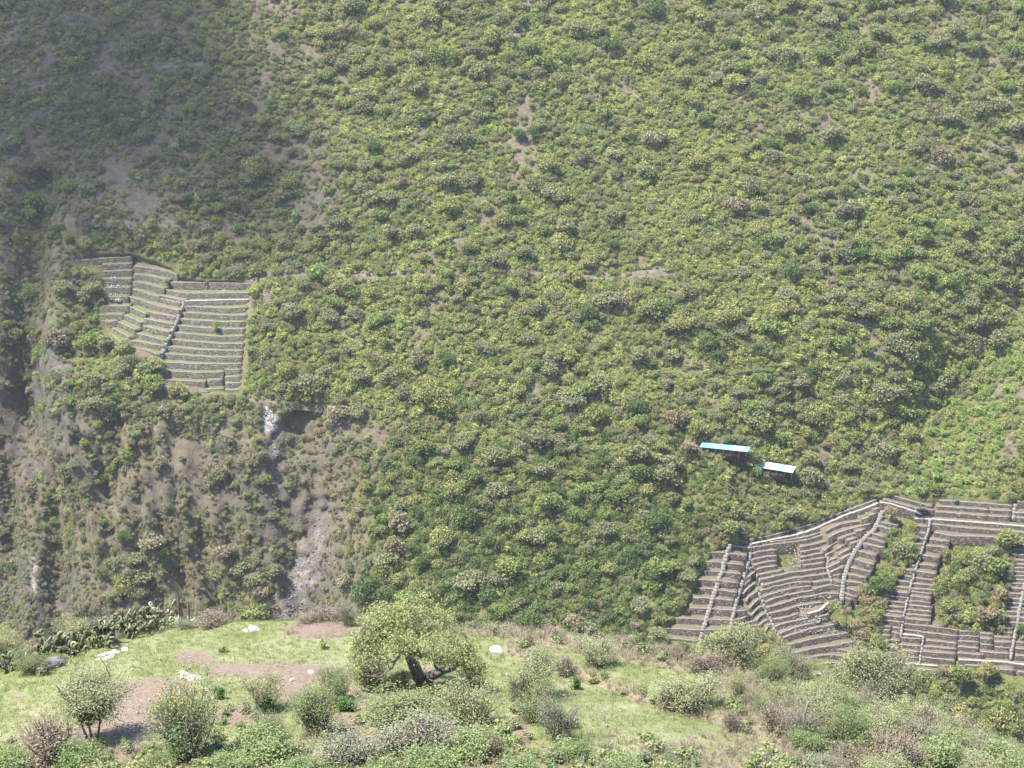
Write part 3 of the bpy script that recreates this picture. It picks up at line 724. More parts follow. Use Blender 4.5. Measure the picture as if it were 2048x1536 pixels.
# ------------------------------------------------------------------ two sheds with pale metal roofs
gr0 = random.Random(5)
def shed(lab, front, back, zoff):
    mid = np.mean(np.array(front + back), 0)
    g = raycast([mid], lambda a, b: Yhill(a, np.asarray(b) - zoff))[0]
    zf = g[2]
    F = ray_plane(front, zf); Bk = ray_plane(back, zf + 0.28)
    base = np.array([F[:, 0].mean(), F[:, 1].mean() + 0.8, zf - 3.4])
    root = empty('long_shed', base, label=lab, category='shed', group='sheds with pale metal roofs')
    n = 9
    for k in range(n):
        a, b = k / n, (k + 1) / n + 0.004
        c = [F[0] + (F[1] - F[0]) * a, F[0] + (F[1] - F[0]) * b, Bk[0] + (Bk[1] - Bk[0]) * b, Bk[0] + (Bk[1] - Bk[0]) * a]
        m = 12; Vr = []
        for j in range(m + 1):
            f = j / m; up = 0.035 * (1 if j % 2 else 0) + 0.012 * (k % 2)
            Vr.append(c[0] + (c[1] - c[0]) * f + [0, 0, up]); Vr.append(c[3] + (c[2] - c[3]) * f + [0, 0, up])
        Vr = np.array(Vr) - base; I = np.arange(m) * 2
        nv = len(Vr); Vr = np.concatenate([Vr, Vr - [0, 0, 0.03]])
        Qr = np.stack([I, I + 2, I + 3, I + 1], 1)
        add('roof_panel', mesh_np('roof_panel', Vr, [np.concatenate([Qr, Qr[:, ::-1] + nv])], [M['roof_worn' if gr0.random() < 0.55 else 'roof']]), root)
    ax = (F[1] - F[0]); ln = np.linalg.norm(ax[:2]); ax = ax / np.linalg.norm(ax); ay = np.array([-ax[1], ax[0], 0])
    dep = abs(((Bk.mean(0) - F.mean(0)) * ay).sum())
    c = (F.mean(0) + Bk.mean(0)) / 2
    for nm, cc, sx, sy in (('rear_wall', c + ay * (dep / 2 - 0.25), ln * 0.97, 0.14), ('front_wall', c - ay * (dep / 2 - 0.3), ln * 0.6, 0.12)):
        add(nm, mesh_np(nm, box_v(cc - base - [0, 0, 1.85], sx, sy, 3.3, ax, ay), [BOXQ], [M['shed']]), root)
    pm = mesh_np('post', box_v((0, 0, -1.7), 0.14, 0.14, 3.2), [BOXQ], [M['shed']])
    for k in range(7):
        add('post', pm, root, F[0] + (F[1] - F[0]) * (0.02 + 0.96 * k / 6) + ay * 0.12 - base - [0, 0, 0.02])
shed('upper shed with a pale turquoise metal roof half hidden by trees', [(1399, 894), (1495, 904)], [(1404, 885), (1500, 894)], 1.7)
shed('lower shed with a brighter white metal roof beside bare earth', [(1495, 931), (1585, 946)], [(1503, 919), (1592, 933)], 2.0)

# white sign at the head of the broad stair
sp = ray_plane([(1487, 1078)], TERR[[k for k, t in enumerate(TERR) if t[0] == 3][0]][1][0, 2])[0] + np.array([0, 1.0, 0])
sg = empty('notice_sign', sp, label='small blank white sign on posts above the broad pale stair', category='sign')
add('board', mesh_np('board', box_v((0, 0, 1.25), 1.3, 0.06, 0.8), [BOXQ], [M['sign']]), sg)
for s in (-0.45, 0.45):
    add('post', mesh_np('post', box_v((s, 0.07, 0.4), 0.08, 0.08, 1.7), [BOXQ], [M['shed']]), sg)

# ------------------------------------------------------------------ far vegetation kinds
def crown_mesh(name, r, w, h, nleaf, size, mat, lumps, trunk=True, elong=1.5, lowcut=-0.35):
    mb = MB()
    C = []
    for k in range(lumps):
        a = r.uniform(0, 2 * math.pi); q = math.sqrt(r.uniform(0, 1)) * 0.62
        zz = r.uniform(0.30, 0.72) * h * (1 - 0.45 * q)
        C.append((q * math.cos(a) * w / 2, q * math.sin(a) * w / 2, zz, r.uniform(0.30, 0.48) * w / 2 * (1.25 - 0.5 * q)))
    C = np.array(C)
    k = r.integers(0, lumps, nleaf)
    d = r.normal(size=(nleaf, 3)); d /= np.linalg.norm(d, axis=1, keepdims=True)
    d[:, 2] = np.where(d[:, 2] < lowcut, -d[:, 2], d[:, 2])
    rad = C[k, 3] * r.uniform(0.55, 1.12, nleaf)
    P = C[k, :3] + d * rad[:, None] * np.array([1, 1, 0.85])
    P[:, 2] = np.maximum(P[:, 2], 0.05 * h)
    out = d * 0.55 + np.array([0, 0, 0.35])
    Vl, Ql = leaf_quads(r, P, size, out, elong, 1.0)
    mb.addv(Vl, Ql); nq = len(Ql)
    if trunk:
        for c in C[:4]:
            tube(mb, [(0, 0, -0.8), (c[0] * 0.25, c[1] * 0.25, c[2] * 0.5), (c[0], c[1], c[2])], [0.05 * w * 0.5, 0.035 * w * 0.5, 0.01 * w], 3)
    Vv = np.concatenate(mb.v); Qq = np.concatenate(mb.q)
    mi = np.zeros(len(Qq), int); mi[nq:] = 1
    return mesh_np(name, Vv, [Qq], [mat, M['grey_twig']], mi)

LM = {
 'grey_green': leaf_mat('leaf_grey_green', (0.118, 0.126, 0.066), (0.178, 0.182, 0.094), trans=0.36),
 'mid_green': leaf_mat('leaf_mid_green', (0.105, 0.136, 0.044), (0.165, 0.195, 0.066), trans=0.36),
 'deep_green': leaf_mat('leaf_deep_green', (0.056, 0.088, 0.030), (0.095, 0.126, 0.044), trans=0.36),
 'yellow_green': leaf_mat('leaf_yellow_green', (0.195, 0.216, 0.066), (0.260, 0.272, 0.102), trans=0.4),
 'dry_scrub': leaf_mat('leaf_dry_scrub', (0.136, 0.118, 0.070), (0.200, 0.176, 0.108)),
 'brown': leaf_mat('leaf_brown', (0.158, 0.122, 0.072), (0.210, 0.170, 0.106)),
 'olive': leaf_mat('leaf_olive', (0.150, 0.154, 0.056), (0.212, 0.210, 0.085), trans=0.36),
 'fresh': leaf_mat('leaf_fresh', (0.150, 0.206, 0.060), (0.215, 0.262, 0.090), trans=0.4),
}
KINDS = [('grey_green', 1), ('mid_green', 1), ('deep_green', 1), ('yellow_green', 0), ('dry_scrub', 0), ('brown', 1), ('olive', 1), ('fresh', 0), ('olive', 0), ('mid_green', 0), ('grey_green', 0), ('dry_scrub', 1), ('deep_green', 0)]
src = bpy.data.collections.new('plant_shapes')
SHAPES = {}; ORDER = []
gr = np.random.default_rng(11)
for ki, (cn, tree) in enumerate(KINDS):
    for v in range(3):
        nm = 'shape_%02d_%d' % (ki, v)
        if tree:
            w = gr.uniform(0.9, 1.1); h = gr.uniform(0.58, 0.78)
            me = crown_mesh(nm, gr, w, h, 900, 0.056, LM[cn], 9 + v * 3, lowcut=-0.45)
        else:
            me = crown_mesh(nm, gr, 1.25, 0.5, 260, 0.082, LM[cn], 9, trunk=False, elong=2.1)
        ob = bpy.data.objects.new(nm, me); src.objects.link(ob)
        SHAPES[(ki, v)] = me; ORDER.append((ki, v))
OIDX = {kv: i for i, kv in enumerate(ORDER)}

def scatter_group():
    ng = bpy.data.node_groups.new('scatter', 'GeometryNodeTree')
    ng.interface.new_socket('Geometry', in_out='INPUT', socket_type='NodeSocketGeometry')
    ng.interface.new_socket('Shapes', in_out='INPUT', socket_type='NodeSocketCollection')
    ng.interface.new_socket('Geometry', in_out='OUTPUT', socket_type='NodeSocketGeometry')
    gi = ng.nodes.new('NodeGroupInput'); go = ng.nodes.new('NodeGroupOutput')
    ip = ng.nodes.new('GeometryNodeInstanceOnPoints'); ci = ng.nodes.new('GeometryNodeCollectionInfo')
    ci.inputs['Separate Children'].default_value = True; ci.inputs['Reset Children'].default_value = True
    ng.links.new(gi.outputs[1], ci.inputs[0])
    ng.links.new(gi.outputs[0], ip.inputs['Points']); ng.links.new(ci.outputs[0], ip.inputs['Instance'])
    ip.inputs['Pick Instance'].default_value = True
    for nm, ty, sock in (('idx', 'INT', 'Instance Index'), ('rot', 'FLOAT_VECTOR', 'Rotation'), ('scl', 'FLOAT_VECTOR', 'Scale')):
        a = ng.nodes.new('GeometryNodeInputNamedAttribute'); a.data_type = ty; a.inputs['Name'].default_value = nm
        if nm == 'rot':
            e2r = ng.nodes.new('FunctionNodeEulerToRotation'); ng.links.new(a.outputs[0], e2r.inputs[0]); ng.links.new(e2r.outputs[0], ip.inputs[sock])
        else: ng.links.new(a.outputs[0], ip.inputs[sock])
    ng.links.new(ip.outputs[0], go.inputs[0])
    return ng
SCG = scatter_group()
def scatter(name, P, idx, rot, scl, coll, **props):
    me = bpy.data.meshes.new(name); me.vertices.add(len(P)); me.vertices.foreach_set('co', np.asarray(P, np.float32).ravel())
    a = me.attributes.new('idx', 'INT', 'POINT'); a.data.foreach_set('value', np.asarray(idx, np.int32))
    a = me.attributes.new('rot', 'FLOAT_VECTOR', 'POINT'); a.data.foreach_set('vector', np.asarray(rot, np.float32).ravel())
    a = me.attributes.new('scl', 'FLOAT_VECTOR', 'POINT'); a.data.foreach_set('vector', np.asarray(scl, np.float32).ravel())
    o = add(name, me, **props)
    md = o.modifiers.new('scatter', 'NODES'); md.node_group = SCG
    md[SCG.interface.items_tree['Shapes'].identifier] = coll
    return o

# ---- where hillside plants stand (slope metres), thinned by what the ground carries
def jitter_grid(step, seed):
    r = np.random.default_rng(seed)
    x = np.arange(-160, 160, step); s = np.arange(-228 / SIN, -58 / SIN, step)
    A, B_ = np.meshgrid(x, s); A[1::2] += step / 2
    A = A.ravel() + r.uniform(-.46, .46, A.size) * step; B_ = B_.ravel() + r.uniform(-.46, .46, B_.size) * step
    z = B_ * SIN
    P = np.stack([A, Yhill(A, z), z], 1)
    return P, project(P), r
SHED_KEEP = [[(1396, 882), (1502, 892), (1500, 912), (1396, 903)], [(1495, 918), (1594, 932), (1588, 956), (1492, 938)]]
def keep_out(P, px, margin_trail=4.0, island=True):
    k = inpoly(px, LT_POLY) | inpoly(px, RT_POLY)
    if island: k &= ~(inpoly(px, BUSH_STRIP) | inpoly(px, BUSH_RECT))
    else: k |= False
    for tr in TRAIL_PX: k |= segdist(px, tr)[0] < margin_trail
    for s in SHED_KEEP: k |= inpoly(px, s)
    k |= inpoly(px, [(1690, 509), (1800, 513), (1795, 524), (1690, 520)])
    k |= segdist(px, [(1590, 920), (1625, 910), (1660, 905)])[0] < 9
    k |= segdist(px, [(140, 530), (140, 600), (140, 660)])[0] < 4
    return k
def lift(P, px):                     # bush islands stand on the terrace beds, in front of the sunken slope
    P = P.copy(); m = inpoly(px, BUSH_STRIP) | inpoly(px, BUSH_RECT)
    if m.any():
        P[m, 1] -= 3.2
    return P
def field(px, sc, seed): return fbm(px[:, 0] / sc, px[:, 1] / sc, seed, 3) * 1.0

def choose(r, probs):
    c = np.cumsum(probs, 1); c /= c[:, -1:]
    return (r.uniform(0, 1, len(c))[:, None] > c).sum(1)

# trees
P, px, r = jitter_grid(3.2, 5)
x, y = px[:, 0], px[:, 1]
f1 = field(px, 130, 91); f2 = field(px, 60, 92)
cliff = sstep(800, 860, y) * sstep(820, 680, x) + sstep(190, 90, x) * sstep(470, 520, y)
cliff = np.clip(cliff, 0, 1)
lowc = sstep(850, 1000, y) * sstep(650, 760, x) * sstep(1460, 1380, x)          # dark wood above the near ridge
sav = sstep(700, 500, x) * sstep(520, 460, y)                                    # open scrub upper left
dens = 0.56 + 0.8 * f1 + 0.25 * lowc - 0.34 * cliff - 0.14 * sav + 0.5 * sstep(1330, 1370, y) * (x > 1750) - 0.12 * sstep(150, 90, x) * sstep(450, 520, y)
isl = inpoly(px, BUSH_STRIP) | inpoly(px, BUSH_RECT); dens = np.where(isl, 0.9, dens)
dens -= 0.7 * np.exp(-(((x - 640) / 50) ** 2 + ((y - 390) / 70) ** 2)) + 0.3 * np.exp(-(((x - 240) / 70) ** 2 + ((y - 350) / 50) ** 2))
bare = np.exp(-(segdist(px, [(533, 812), (545, 860), (553, 960), (590, 1040)])[0] / 14) ** 2) + np.exp(-(segdist(px, [(640, 1010), (625, 1090), (600, 1170), (565, 1240)])[0] / 26) ** 2)
dens -= 1.2 * bare + 1.5 * np.exp(-(segdist(px, [(2080, 700), (2000, 800), (1915, 890)])[0] / 50) ** 2) + 1.5 * np.exp(-(segdist(px, [(533, 815), (545, 885)])[0] / 26) ** 2)
keep = (r.uniform(0, 1, len(P)) < dens) & ~keep_out(P, px, 5) & ~(inpoly(px, [(1385, 872), (1510, 880), (1600, 925), (1605, 975), (1480, 962), (1385, 925)]))
P, px, f1, f2, cliff, lowc, sav, isl = [a[keep] for a in (lift(P, px), px, f1, f2, cliff, lowc, sav, isl)]
n = len(P); x, y = px[:, 0], px[:, 1]
lush = np.clip(np.exp(-(segdist(px, [(2048, 700), (1900, 850), (1850, 950)])[0] / 70) ** 2), 0, 1)
KI = np.array([0, 1, 2, 6, 5, 11])
pr = np.stack([0.52 + 0.4 * f2 + 0.1 * cliff, 0.26 + 0.3 * f1 + 0.30 * lowc + 0.2 * lush, 0.05 + 0.50 * lowc + 0.10 * lush + 0.10 * isl, 0.22 - 0.5 * f2 + 0.25 * isl,
               0.008 + 0.018 * (y > 850) + 0.08 * isl, 0.02 + 0.30 * cliff + 0.12 * sav], 1)
kt = KI[choose(r, np.clip(pr, 0.004, 9))]
vt = r.integers(0, 3, n)
size = r.lognormal(math.log(3.5), 0.42, n) * (1 - 0.16 * cliff - 0.16 * sav) * (1 + 0.12 * lowc)
size = np.clip(size, 1.7, 7.4)
scl = np.stack([size, size, size * r.uniform(0.78, 1.08, n)], 1)
rot = np.stack([r.normal(0, .08, n), r.normal(0, .08, n), r.uniform(0, 6.28, n)], 1)
P[:, 2] += 0.10 * size - 0.35
# the 300 that show largest in the picture are things of their own
inv = (x > 10) & (x < 2038) & (y > 5) & (y < 1195)
score = np.where(inv, size / np.linalg.norm(P, axis=1), -1)
big = np.argsort(-score)[:300]; rest = np.setdiff1d(np.arange(n), big)
NM = {0: 'grey-green', 1: 'mid green', 2: 'deep green', 6: 'olive green', 5: 'brown-leaved', 11: 'dry grey-brown'}
def zone(u, v):
    if v < 130: return 'at the top edge, ' + ('far left', 'left', 'centre left', 'centre', 'centre right', 'right', 'far right')[min(6, int(u / 293))]
    if v < 470 and u < 560: return 'on the shaded upper left slope'
    if v < 470: return 'on the upper slope, ' + ('left of centre', 'centre', 'right of centre', 'right', 'far right')[min(4, int((u - 560) / 300))]
    if u < 200: return 'beside the dark left ravine'
    if u < 500: return 'just above the left terraces' if v < 600 else 'on the cliff under the left terraces'
    if v < 545: return 'just above the level trail, ' + ('left', 'centre', 'right', 'far right')[min(3, int((u - 500) / 390))]
    if u < 900: return 'right of the left terraces' if v < 800 else 'on the lower slope by the pale gully'
    if u > 1350 and v > 820: return 'around the two sheds' if u < 1680 else 'in the gully above the east terraces'
    if u > 1600: return 'on the right slope beside the green gully'
    return ('in mid slope, ' if v < 860 else 'in the dark lower wood, ') + ('centre left', 'centre', 'centre right')[min(2, int((u - 900) / 235))]
for k in big:
    lab = '%s %s tree %s' % ('large' if size[k] > 5.6 else 'mid-sized', NM[kt[k]], zone(x[k], y[k]))
    o = add('hillside_tree', SHAPES[(kt[k], vt[k])], None, P[k], 0, scl[k], label=lab, category='tree', group='trees of the far wooded slope')
    o.rotation_euler = tuple(float(q) for q in rot[k])
scatter('hillside_woods', P[rest], [OIDX[(int(a), int(b))] for a, b in zip(kt[rest], vt[rest])], rot[rest], scl[rest], src, kind='stuff',
        label='rounded grey-green and olive trees covering the far slope', category='woods')
print('trees', n)

# low scrub
P, px, r = jitter_grid(1.02, 6)
x, y = px[:, 0], px[:, 1]
f1 = field(px, 110, 31); f2 = field(px, 45, 32)
cliff = np.clip(sstep(800, 860, y) * sstep(820, 680, x) + sstep(190, 90, x) * sstep(470, 520, y), 0, 1)
lowc = sstep(850, 1000, y) * sstep(650, 760, x) * sstep(1460, 1380, x)
sav = sstep(760, 480, x) * sstep(540, 440, y)
isl = inpoly(px, BUSH_STRIP) | inpoly(px, BUSH_RECT)
bare = np.exp(-(segdist(px, [(533, 812), (545, 860), (553, 960), (590, 1040)])[0] / 11) ** 2) + np.exp(-(segdist(px, [(640, 1010), (625, 1090), (600, 1170), (565, 1240)])[0] / 24) ** 2)
dens = 1.02 + 0.5 * f1 - 0.28 * sav - 0.56 * cliff - 0.85 * bare - 0.6 * sstep(0.16, 0.36, fbm(x / 75, y / 60, 55, 4)) * sstep(1000, 850, y) + 0.12 * sstep(150, 90, x) * sstep(450, 520, y)
dens -= 0.85 * np.exp(-(((x - 645) / 50) ** 2 + ((y - 395) / 85) ** 2)) + 0.30 * np.exp(-(((x - 240) / 90) ** 2 + ((y - 350) / 70) ** 2)) + 0.4 * np.exp(-(((x - 870) / 60) ** 2 + ((y - 420) / 40) ** 2))
dens -= 0.5 * np.exp(-(((x - 1020) / 50) ** 2 + ((y - 265) / 35) ** 2)) + 0.4 * np.exp(-(((x - 860) / 30) ** 2 + ((y - 650) / 50) ** 2))
keep = (r.uniform(0, 1, len(P)) < dens) & ~keep_out(P, px, 3.2)
P, px, f1, f2, cliff, lowc, sav = [a[keep] for a in (lift(P, px), px, f1, f2, cliff, lowc, sav)]
n = len(P); x, y = px[:, 0], px[:, 1]
lush = np.clip(np.exp(-(segdist(px, [(2080, 700), (2000, 800), (1920, 890), (1880, 950)])[0] / 66) ** 2), 0, 1)
yel = sstep(560, 760, x) * sstep(1000, 820, y)
KI = np.array([3, 4, 7, 8, 9, 10, 12])
pr = np.stack([0.18 + 0.42 * yel + 1.3 * f1 * yel - 0.1 * cliff - 0.1 * lowc, 0.12 + 0.75 * cliff + 0.42 * sav - 0.3 * f2, 0.03 + 5.0 * lush ** 2,
               0.22 + 0.2 * f2, 0.16 + 0.5 * lowc + 0.2 * lush - 0.2 * f1 + 0.5 * sstep(1330, 1370, y), 0.22 + 0.2 * sav + 0.5 * cliff, 0.03 + 0.7 * lowc + 0.08 * (f2 > 0.2)], 1)
kt = KI[choose(r, np.clip(pr, 0.004, 9))]; vt = r.integers(0, 3, n)
size = np.clip(r.lognormal(math.log(1.45), 0.34, n) * (1 - 0.25 * cliff) * (1 - 0.12 * sav), 0.6, 3.2)
scl = np.stack([size, size, size * r.uniform(0.8, 1.3, n)], 1)
rot = np.stack([r.normal(0.25, .15, n), r.normal(0, .15, n), r.uniform(-0.6, 0.6, n)], 1)
P[:, 2] += 0.05
scatter('hillside_scrub', P, [OIDX[(int(a), int(b))] for a, b in zip(kt, vt)], rot, scl, src, kind='stuff', label='low yellow-green scrub between the trees of the far slope', category='scrub')
print('scrub', n)

# notable far plants
def far_plant(nm, lab, cat, px, ki, w, h, dz=0.0, v=0, terr=None):
    p = hill_pt([px])[0] if terr is None else terr
    p = p - rays([px])[0] * 1.0
    add(nm, SHAPES[(ki, v)], None, p + np.array([0, 0, dz]), gr.uniform(0, 6), (w, w, h), label=lab, category=cat)
def terr_pt(px):                     # on the bed nearest that place
    best = None
    for fi, T in TERR:
        pp = project(T); j = np.argmin(np.hypot((pp[:, 0] - px[0]), (pp[:, 1] - px[1]) * 2))
        d = np.hypot(pp[j, 0] - px[0], (pp[j, 1] - px[1]) * 2)
        if best is None or d < best[0]: best = (d, T[j, 2])
    return ray_plane([px], best[1])[0] + np.array([0, 1.0, 0.9])
far_plant('hillside_tree', 'bare pinkish-brown tree alone near the top left of centre', 'tree', (690, 70), 5, 5.2, 5.0)
far_plant('hillside_tree', 'left one of two dark round trees beside a bare patch, upper centre', 'tree', (1036, 278), 2, 5.0, 5.2)
far_plant('hillside_tree', 'right one of two dark round trees beside a bare patch, upper centre', 'tree', (1066, 274), 2, 4.4, 4.8, v=1)
far_plant('hillside_tree', 'bright upright green tree right of the top of the left terraces', 'tree', (632, 556), 7, 5.0, 7.5)
far_plant('terrace_tree', 'small round grey tree, leftmost of three on the top left terrace', 'tree', (418, 560), 0, 2.7, 3.0, terr=terr_pt((418, 562)))
far_plant('terrace_tree', 'small round dark green tree, middle of three on the top left terrace', 'tree', (450, 560), 1, 2.6, 3.0, terr=terr_pt((450, 562)))
far_plant('terrace_tree', 'small round pale tree, rightmost of three on the top left terrace', 'tree', (482, 560), 10, 3.2, 4.4, terr=terr_pt((482, 562)))
far_plant('terrace_bush', 'small orange-brown bush on the second terrace bed', 'bush', (412, 576), 5, 2.0, 1.9, terr=terr_pt((412, 578)))
far_plant('terrace_bush', 'small green bush at the upper left corner of the main left flight', 'bush', (335, 575), 1, 2.0, 2.2, terr=terr_pt((335, 578)))
far_plant('terrace_tree', 'lone thin tree standing on a middle bed of the main left flight', 'tree', (431, 668), 6, 2.2, 3.6, terr=terr_pt((431, 668)))
far_plant('terrace_tree', 'tall thin tree with flat green crown above the amphitheatre path', 'tree', (1829, 1030), 7, 4.0, 5.0, dz=3.0, terr=terr_pt((1829, 1030)))
far_plant('terrace_tree', 'brown leafless spreading tree where the curving stair begins', 'tree', (1785, 1042), 5, 4.6, 4.2, terr=terr_pt((1785, 1042)))
far_plant('terrace_bush', 'small green bush on the topmost east terrace', 'bush', (1908, 1003), 1, 1.9, 2.0, terr=terr_pt((1908, 1003)))
far_plant('terrace_bush', 'spiky grey-green bush at the foot of the curving stair', 'bush', (1672, 1236), 10, 3.6, 5.0, terr=terr_pt((1672, 1236)))
far_plant('terrace_bush', 'tan dry bush right of the spiky grey bush', 'bush', (1694, 1245), 5, 2.8, 4.0, terr=terr_pt((1694, 1245)))
far_plant('terrace_bush', 'reddish-brown bush below the green strip on the terraces', 'bush', (1729, 1295), 5, 4.2, 6.0, v=1, terr=terr_pt((1729, 1295)))
far_plant('terrace_bush', 'rounded two-tone bush, lowest of the strip by the east flight', 'bush', (1752, 1308), 6, 4.6, 6.0, terr=terr_pt((1752, 1308)))
far_plant('terrace_bush', 'low dark bush on the lowest terrace at far left of the stairs', 'bush', (1316, 1280), 10, 3.6, 2.6, terr=terr_pt((1318, 1280)))
far_plant('terrace_bush', 'round brown bush at the bottom of the east columns', 'bush', (1890, 1352), 5, 4.4, 4.2, dz=-1.6, v=2, terr=terr_pt((1890, 1350)))
far_plant('terrace_bush', 'dark green bush at the right edge of the terraces', 'bush', (2042, 1275), 2, 3.4, 3.6, terr=terr_pt((2042, 1275)))
far_plant('terrace_bush', 'broad green bush below the brown one at the bottom of the east terraces', 'bush', (1925, 1365), 1, 6.4, 5.6, dz=-2.0, terr=terr_pt((1925, 1360)))
far_plant('terrace_bush', 'brown-topped bush in front of the lowest east terrace beds', 'bush', (1975, 1350), 6, 5.8, 5.6, dz=-1.8, terr=terr_pt((1975, 1350)))

far_plant('hillside_tree', 'grey tree between the two pale roofs, overlapping the upper roof end', 'tree', (1507, 926), 0, 4.8, 5.4)
far_plant('hillside_tree', 'small grey tree in front of the middle of the upper roof', 'tree', (1466, 914), 0, 3.0, 3.2)
far_plant('hillside_tree', 'green tree in front of the left end of the lower roof', 'tree', (1513, 954), 1, 3.2, 4.6, v=1)
far_plant('hillside_tree', 'round grey tree just right of the lower roof', 'tree', (1622, 968), 0, 6.4, 6.4, v=2)
far_plant('hillside_tree', 'brownish tree left of the upper roof', 'tree', (1375, 905), 5, 5.0, 5.0, v=2)
# pale rubble spilled in the amphitheatre
rr = np.random.default_rng(4)
def stones(spots, off, lo, hi, smin, smax, lift_, fn=None):
    pts = np.concatenate([np.stack([cx + rr.normal(0, sx * .6, k), cy + rr.normal(0, sy * .6, k)], 1) for cx, cy, sx, sy, k in spots])
    Qp = raycast(pts, (lambda a, b: Yterr(a, b) + off) if fn is None else fn, lo, hi, 60)
    mb = MB()
    for q in Qp:
        s = rr.uniform(smin, smax)
        mb.addv(box_v(q + [0, 0, s * lift_], s, s * rr.uniform(.6, 1), s * rr.uniform(.4, .9), *np.linalg.qr(rr.normal(size=(3, 3)))[0]), BOXQ)
    return mb
mb = stones(((1592, 1120, 14, 18, 90), (1610, 1100, 22, 6, 50), (1612, 1225, 18, 14, 170), (1625, 1240, 26, 8, 130), (1580, 1258, 40, 5, 90), (1640, 1262, 40, 5, 60), (1560, 1180, 40, 10, 60), (1650, 1195, 30, 5, 30)), 0.8, 380, 480, 0.10, 0.32, 0.2)
add('rubble', mb.mesh('rubble', [M['rock']]), kind='stuff', label='pale rubble spilled down the amphitheatre terraces', category='rubble')
mb = stones(((232, 556, 16, 2, 10), (232, 572, 16, 2, 14), (232, 588, 16, 2, 14), (235, 600, 14, 3, 16)), 0.5, 420, 560, 0.15, 0.4, 0.1)
add('rubble', mb.mesh('fallen_stones', [M['white_rock']]), kind='stuff', label='pale fallen stones on the west terrace beds', category='rubble')

mb = stones(((632, 1090, 26, 60, 130), (600, 1170, 26, 50, 110), (572, 1230, 22, 25, 50), (550, 930, 8, 60, 60), (538, 835, 9, 20, 40)), 0, 340, 560, 0.10, 0.5, 0.0, Yhill)
add('rubble', mb.mesh('scree', [M['scree']]), kind='stuff', label='broken rocks scattered down the pale erosion scar', category='rubble')

# ------------------------------------------------------------------ the near ridge: z as a function of (x, y)
EDGE_PX = np.array([(-150, 1400), (0, 1350), (130, 1312), (250, 1276), (380, 1258), (500, 1248), (700, 1247), (950, 1264), (1150, 1288), (1350, 1330), (1500, 1368), (1650, 1405), (1800, 1450), (2048, 1540), (2250, 1610)], float)
BANK_PX = [(1020, 1300), (1160, 1352), (1250, 1388), (1340, 1414), (1450, 1445), (1560, 1480), (1720, 1530), (1860, 1580)]
def G0(x, y):
    x = np.asarray(x, float); y = np.asarray(y, float)
    z = -36.25 - 0.265 * (y - 65)
    z = z - 0.011 * np.clip(x - 3, 0, None) ** 2 - 0.005 * np.clip(-x - 5, 0, None) ** 2
    return z + 0.35 * fbm(x / 6, y / 6, 61, 3)
def raycast_g(px, fn, lo=35., hi=110., steps=160):
    d = rays(px); n = len(d); ts = np.linspace(lo, hi, steps)
    a = np.full(n, lo); b = np.full(n, hi); found = np.zeros(n, bool)
    for i in range(steps - 1):
        P = d * ts[i + 1]; hit = (P[:, 2] <= fn(P[:, 0], P[:, 1])) & ~found
        a[hit] = ts[i]; b[hit] = ts[i + 1]; found |= hit
    for k in range(18):
        m = (a + b) / 2; P = d * m[:, None]; ins = P[:, 2] <= fn(P[:, 0], P[:, 1])
        b = np.where(ins, m, b); a = np.where(ins, a, m)
    return d * ((a + b) / 2)[:, None]
EP = raycast_g(EDGE_PX, G0)
o_ = np.argsort(EP[:, 0])
def Gnd(x, y):
    x = np.asarray(x, float); y = np.asarray(y, float)
    ye = np.interp(x, EP[o_, 0], EP[o_, 1]) + 0.5 * fbm(x / 2.5, x * 0, 9, 3)
    s = y - ye
    drop = np.where(s > 0, np.minimum(0.16 * s * s, 0.75 * s), 0)
    return G0(x, y) - drop
fx = np.arange(-60, 70, 0.22); fy = np.arange(36, 122, 0.22)
FX, FY = np.meshgrid(fx, fy)
FZ = Gnd(FX, FY)
bankP = raycast_g(BANK_PX, G0)
bd, bt = segdist(np.stack([FX.ravel(), FY.ravel()], 1), bankP[:, :2])
yb = np.interp(FX, bankP[:, 0], bankP[:, 1])
FZ = FZ + np.where((FX > bankP[0, 0] - 2) & (FX < 40), 0.24 * sstep(-0.3, 0.3, FY - yb) * sstep(bankP[0, 0] - 2, bankP[0, 0] + 3, FX), 0)
FZ = FZ + 0.05 * fbm(FX / 0.7, FY / 0.7, 63, 3)
def ground_z(x, y):
    a = np.clip((np.asarray(x) - fx[0]) / 0.22, 0, len(fx) - 1.001); b = np.clip((np.asarray(y) - fy[0]) / 0.22, 0, len(fy) - 1.001)
    i = a.astype(int); j = b.astype(int); a = a - i; b = b - j
    return (FZ[j, i] * (1 - a) + FZ[j, i + 1] * a) * (1 - b) + (FZ[j + 1, i] * (1 - a) + FZ[j + 1, i + 1] * a) * b
def near_pt(px): return raycast_g(np.atleast_2d(px), ground_z)
V = np.stack([FX.ravel(), FY.ravel(), FZ.ravel()], 1); PX = project(V); X, Yp = PX[:, 0], PX[:, 1]
soil = np.zeros(len(V))
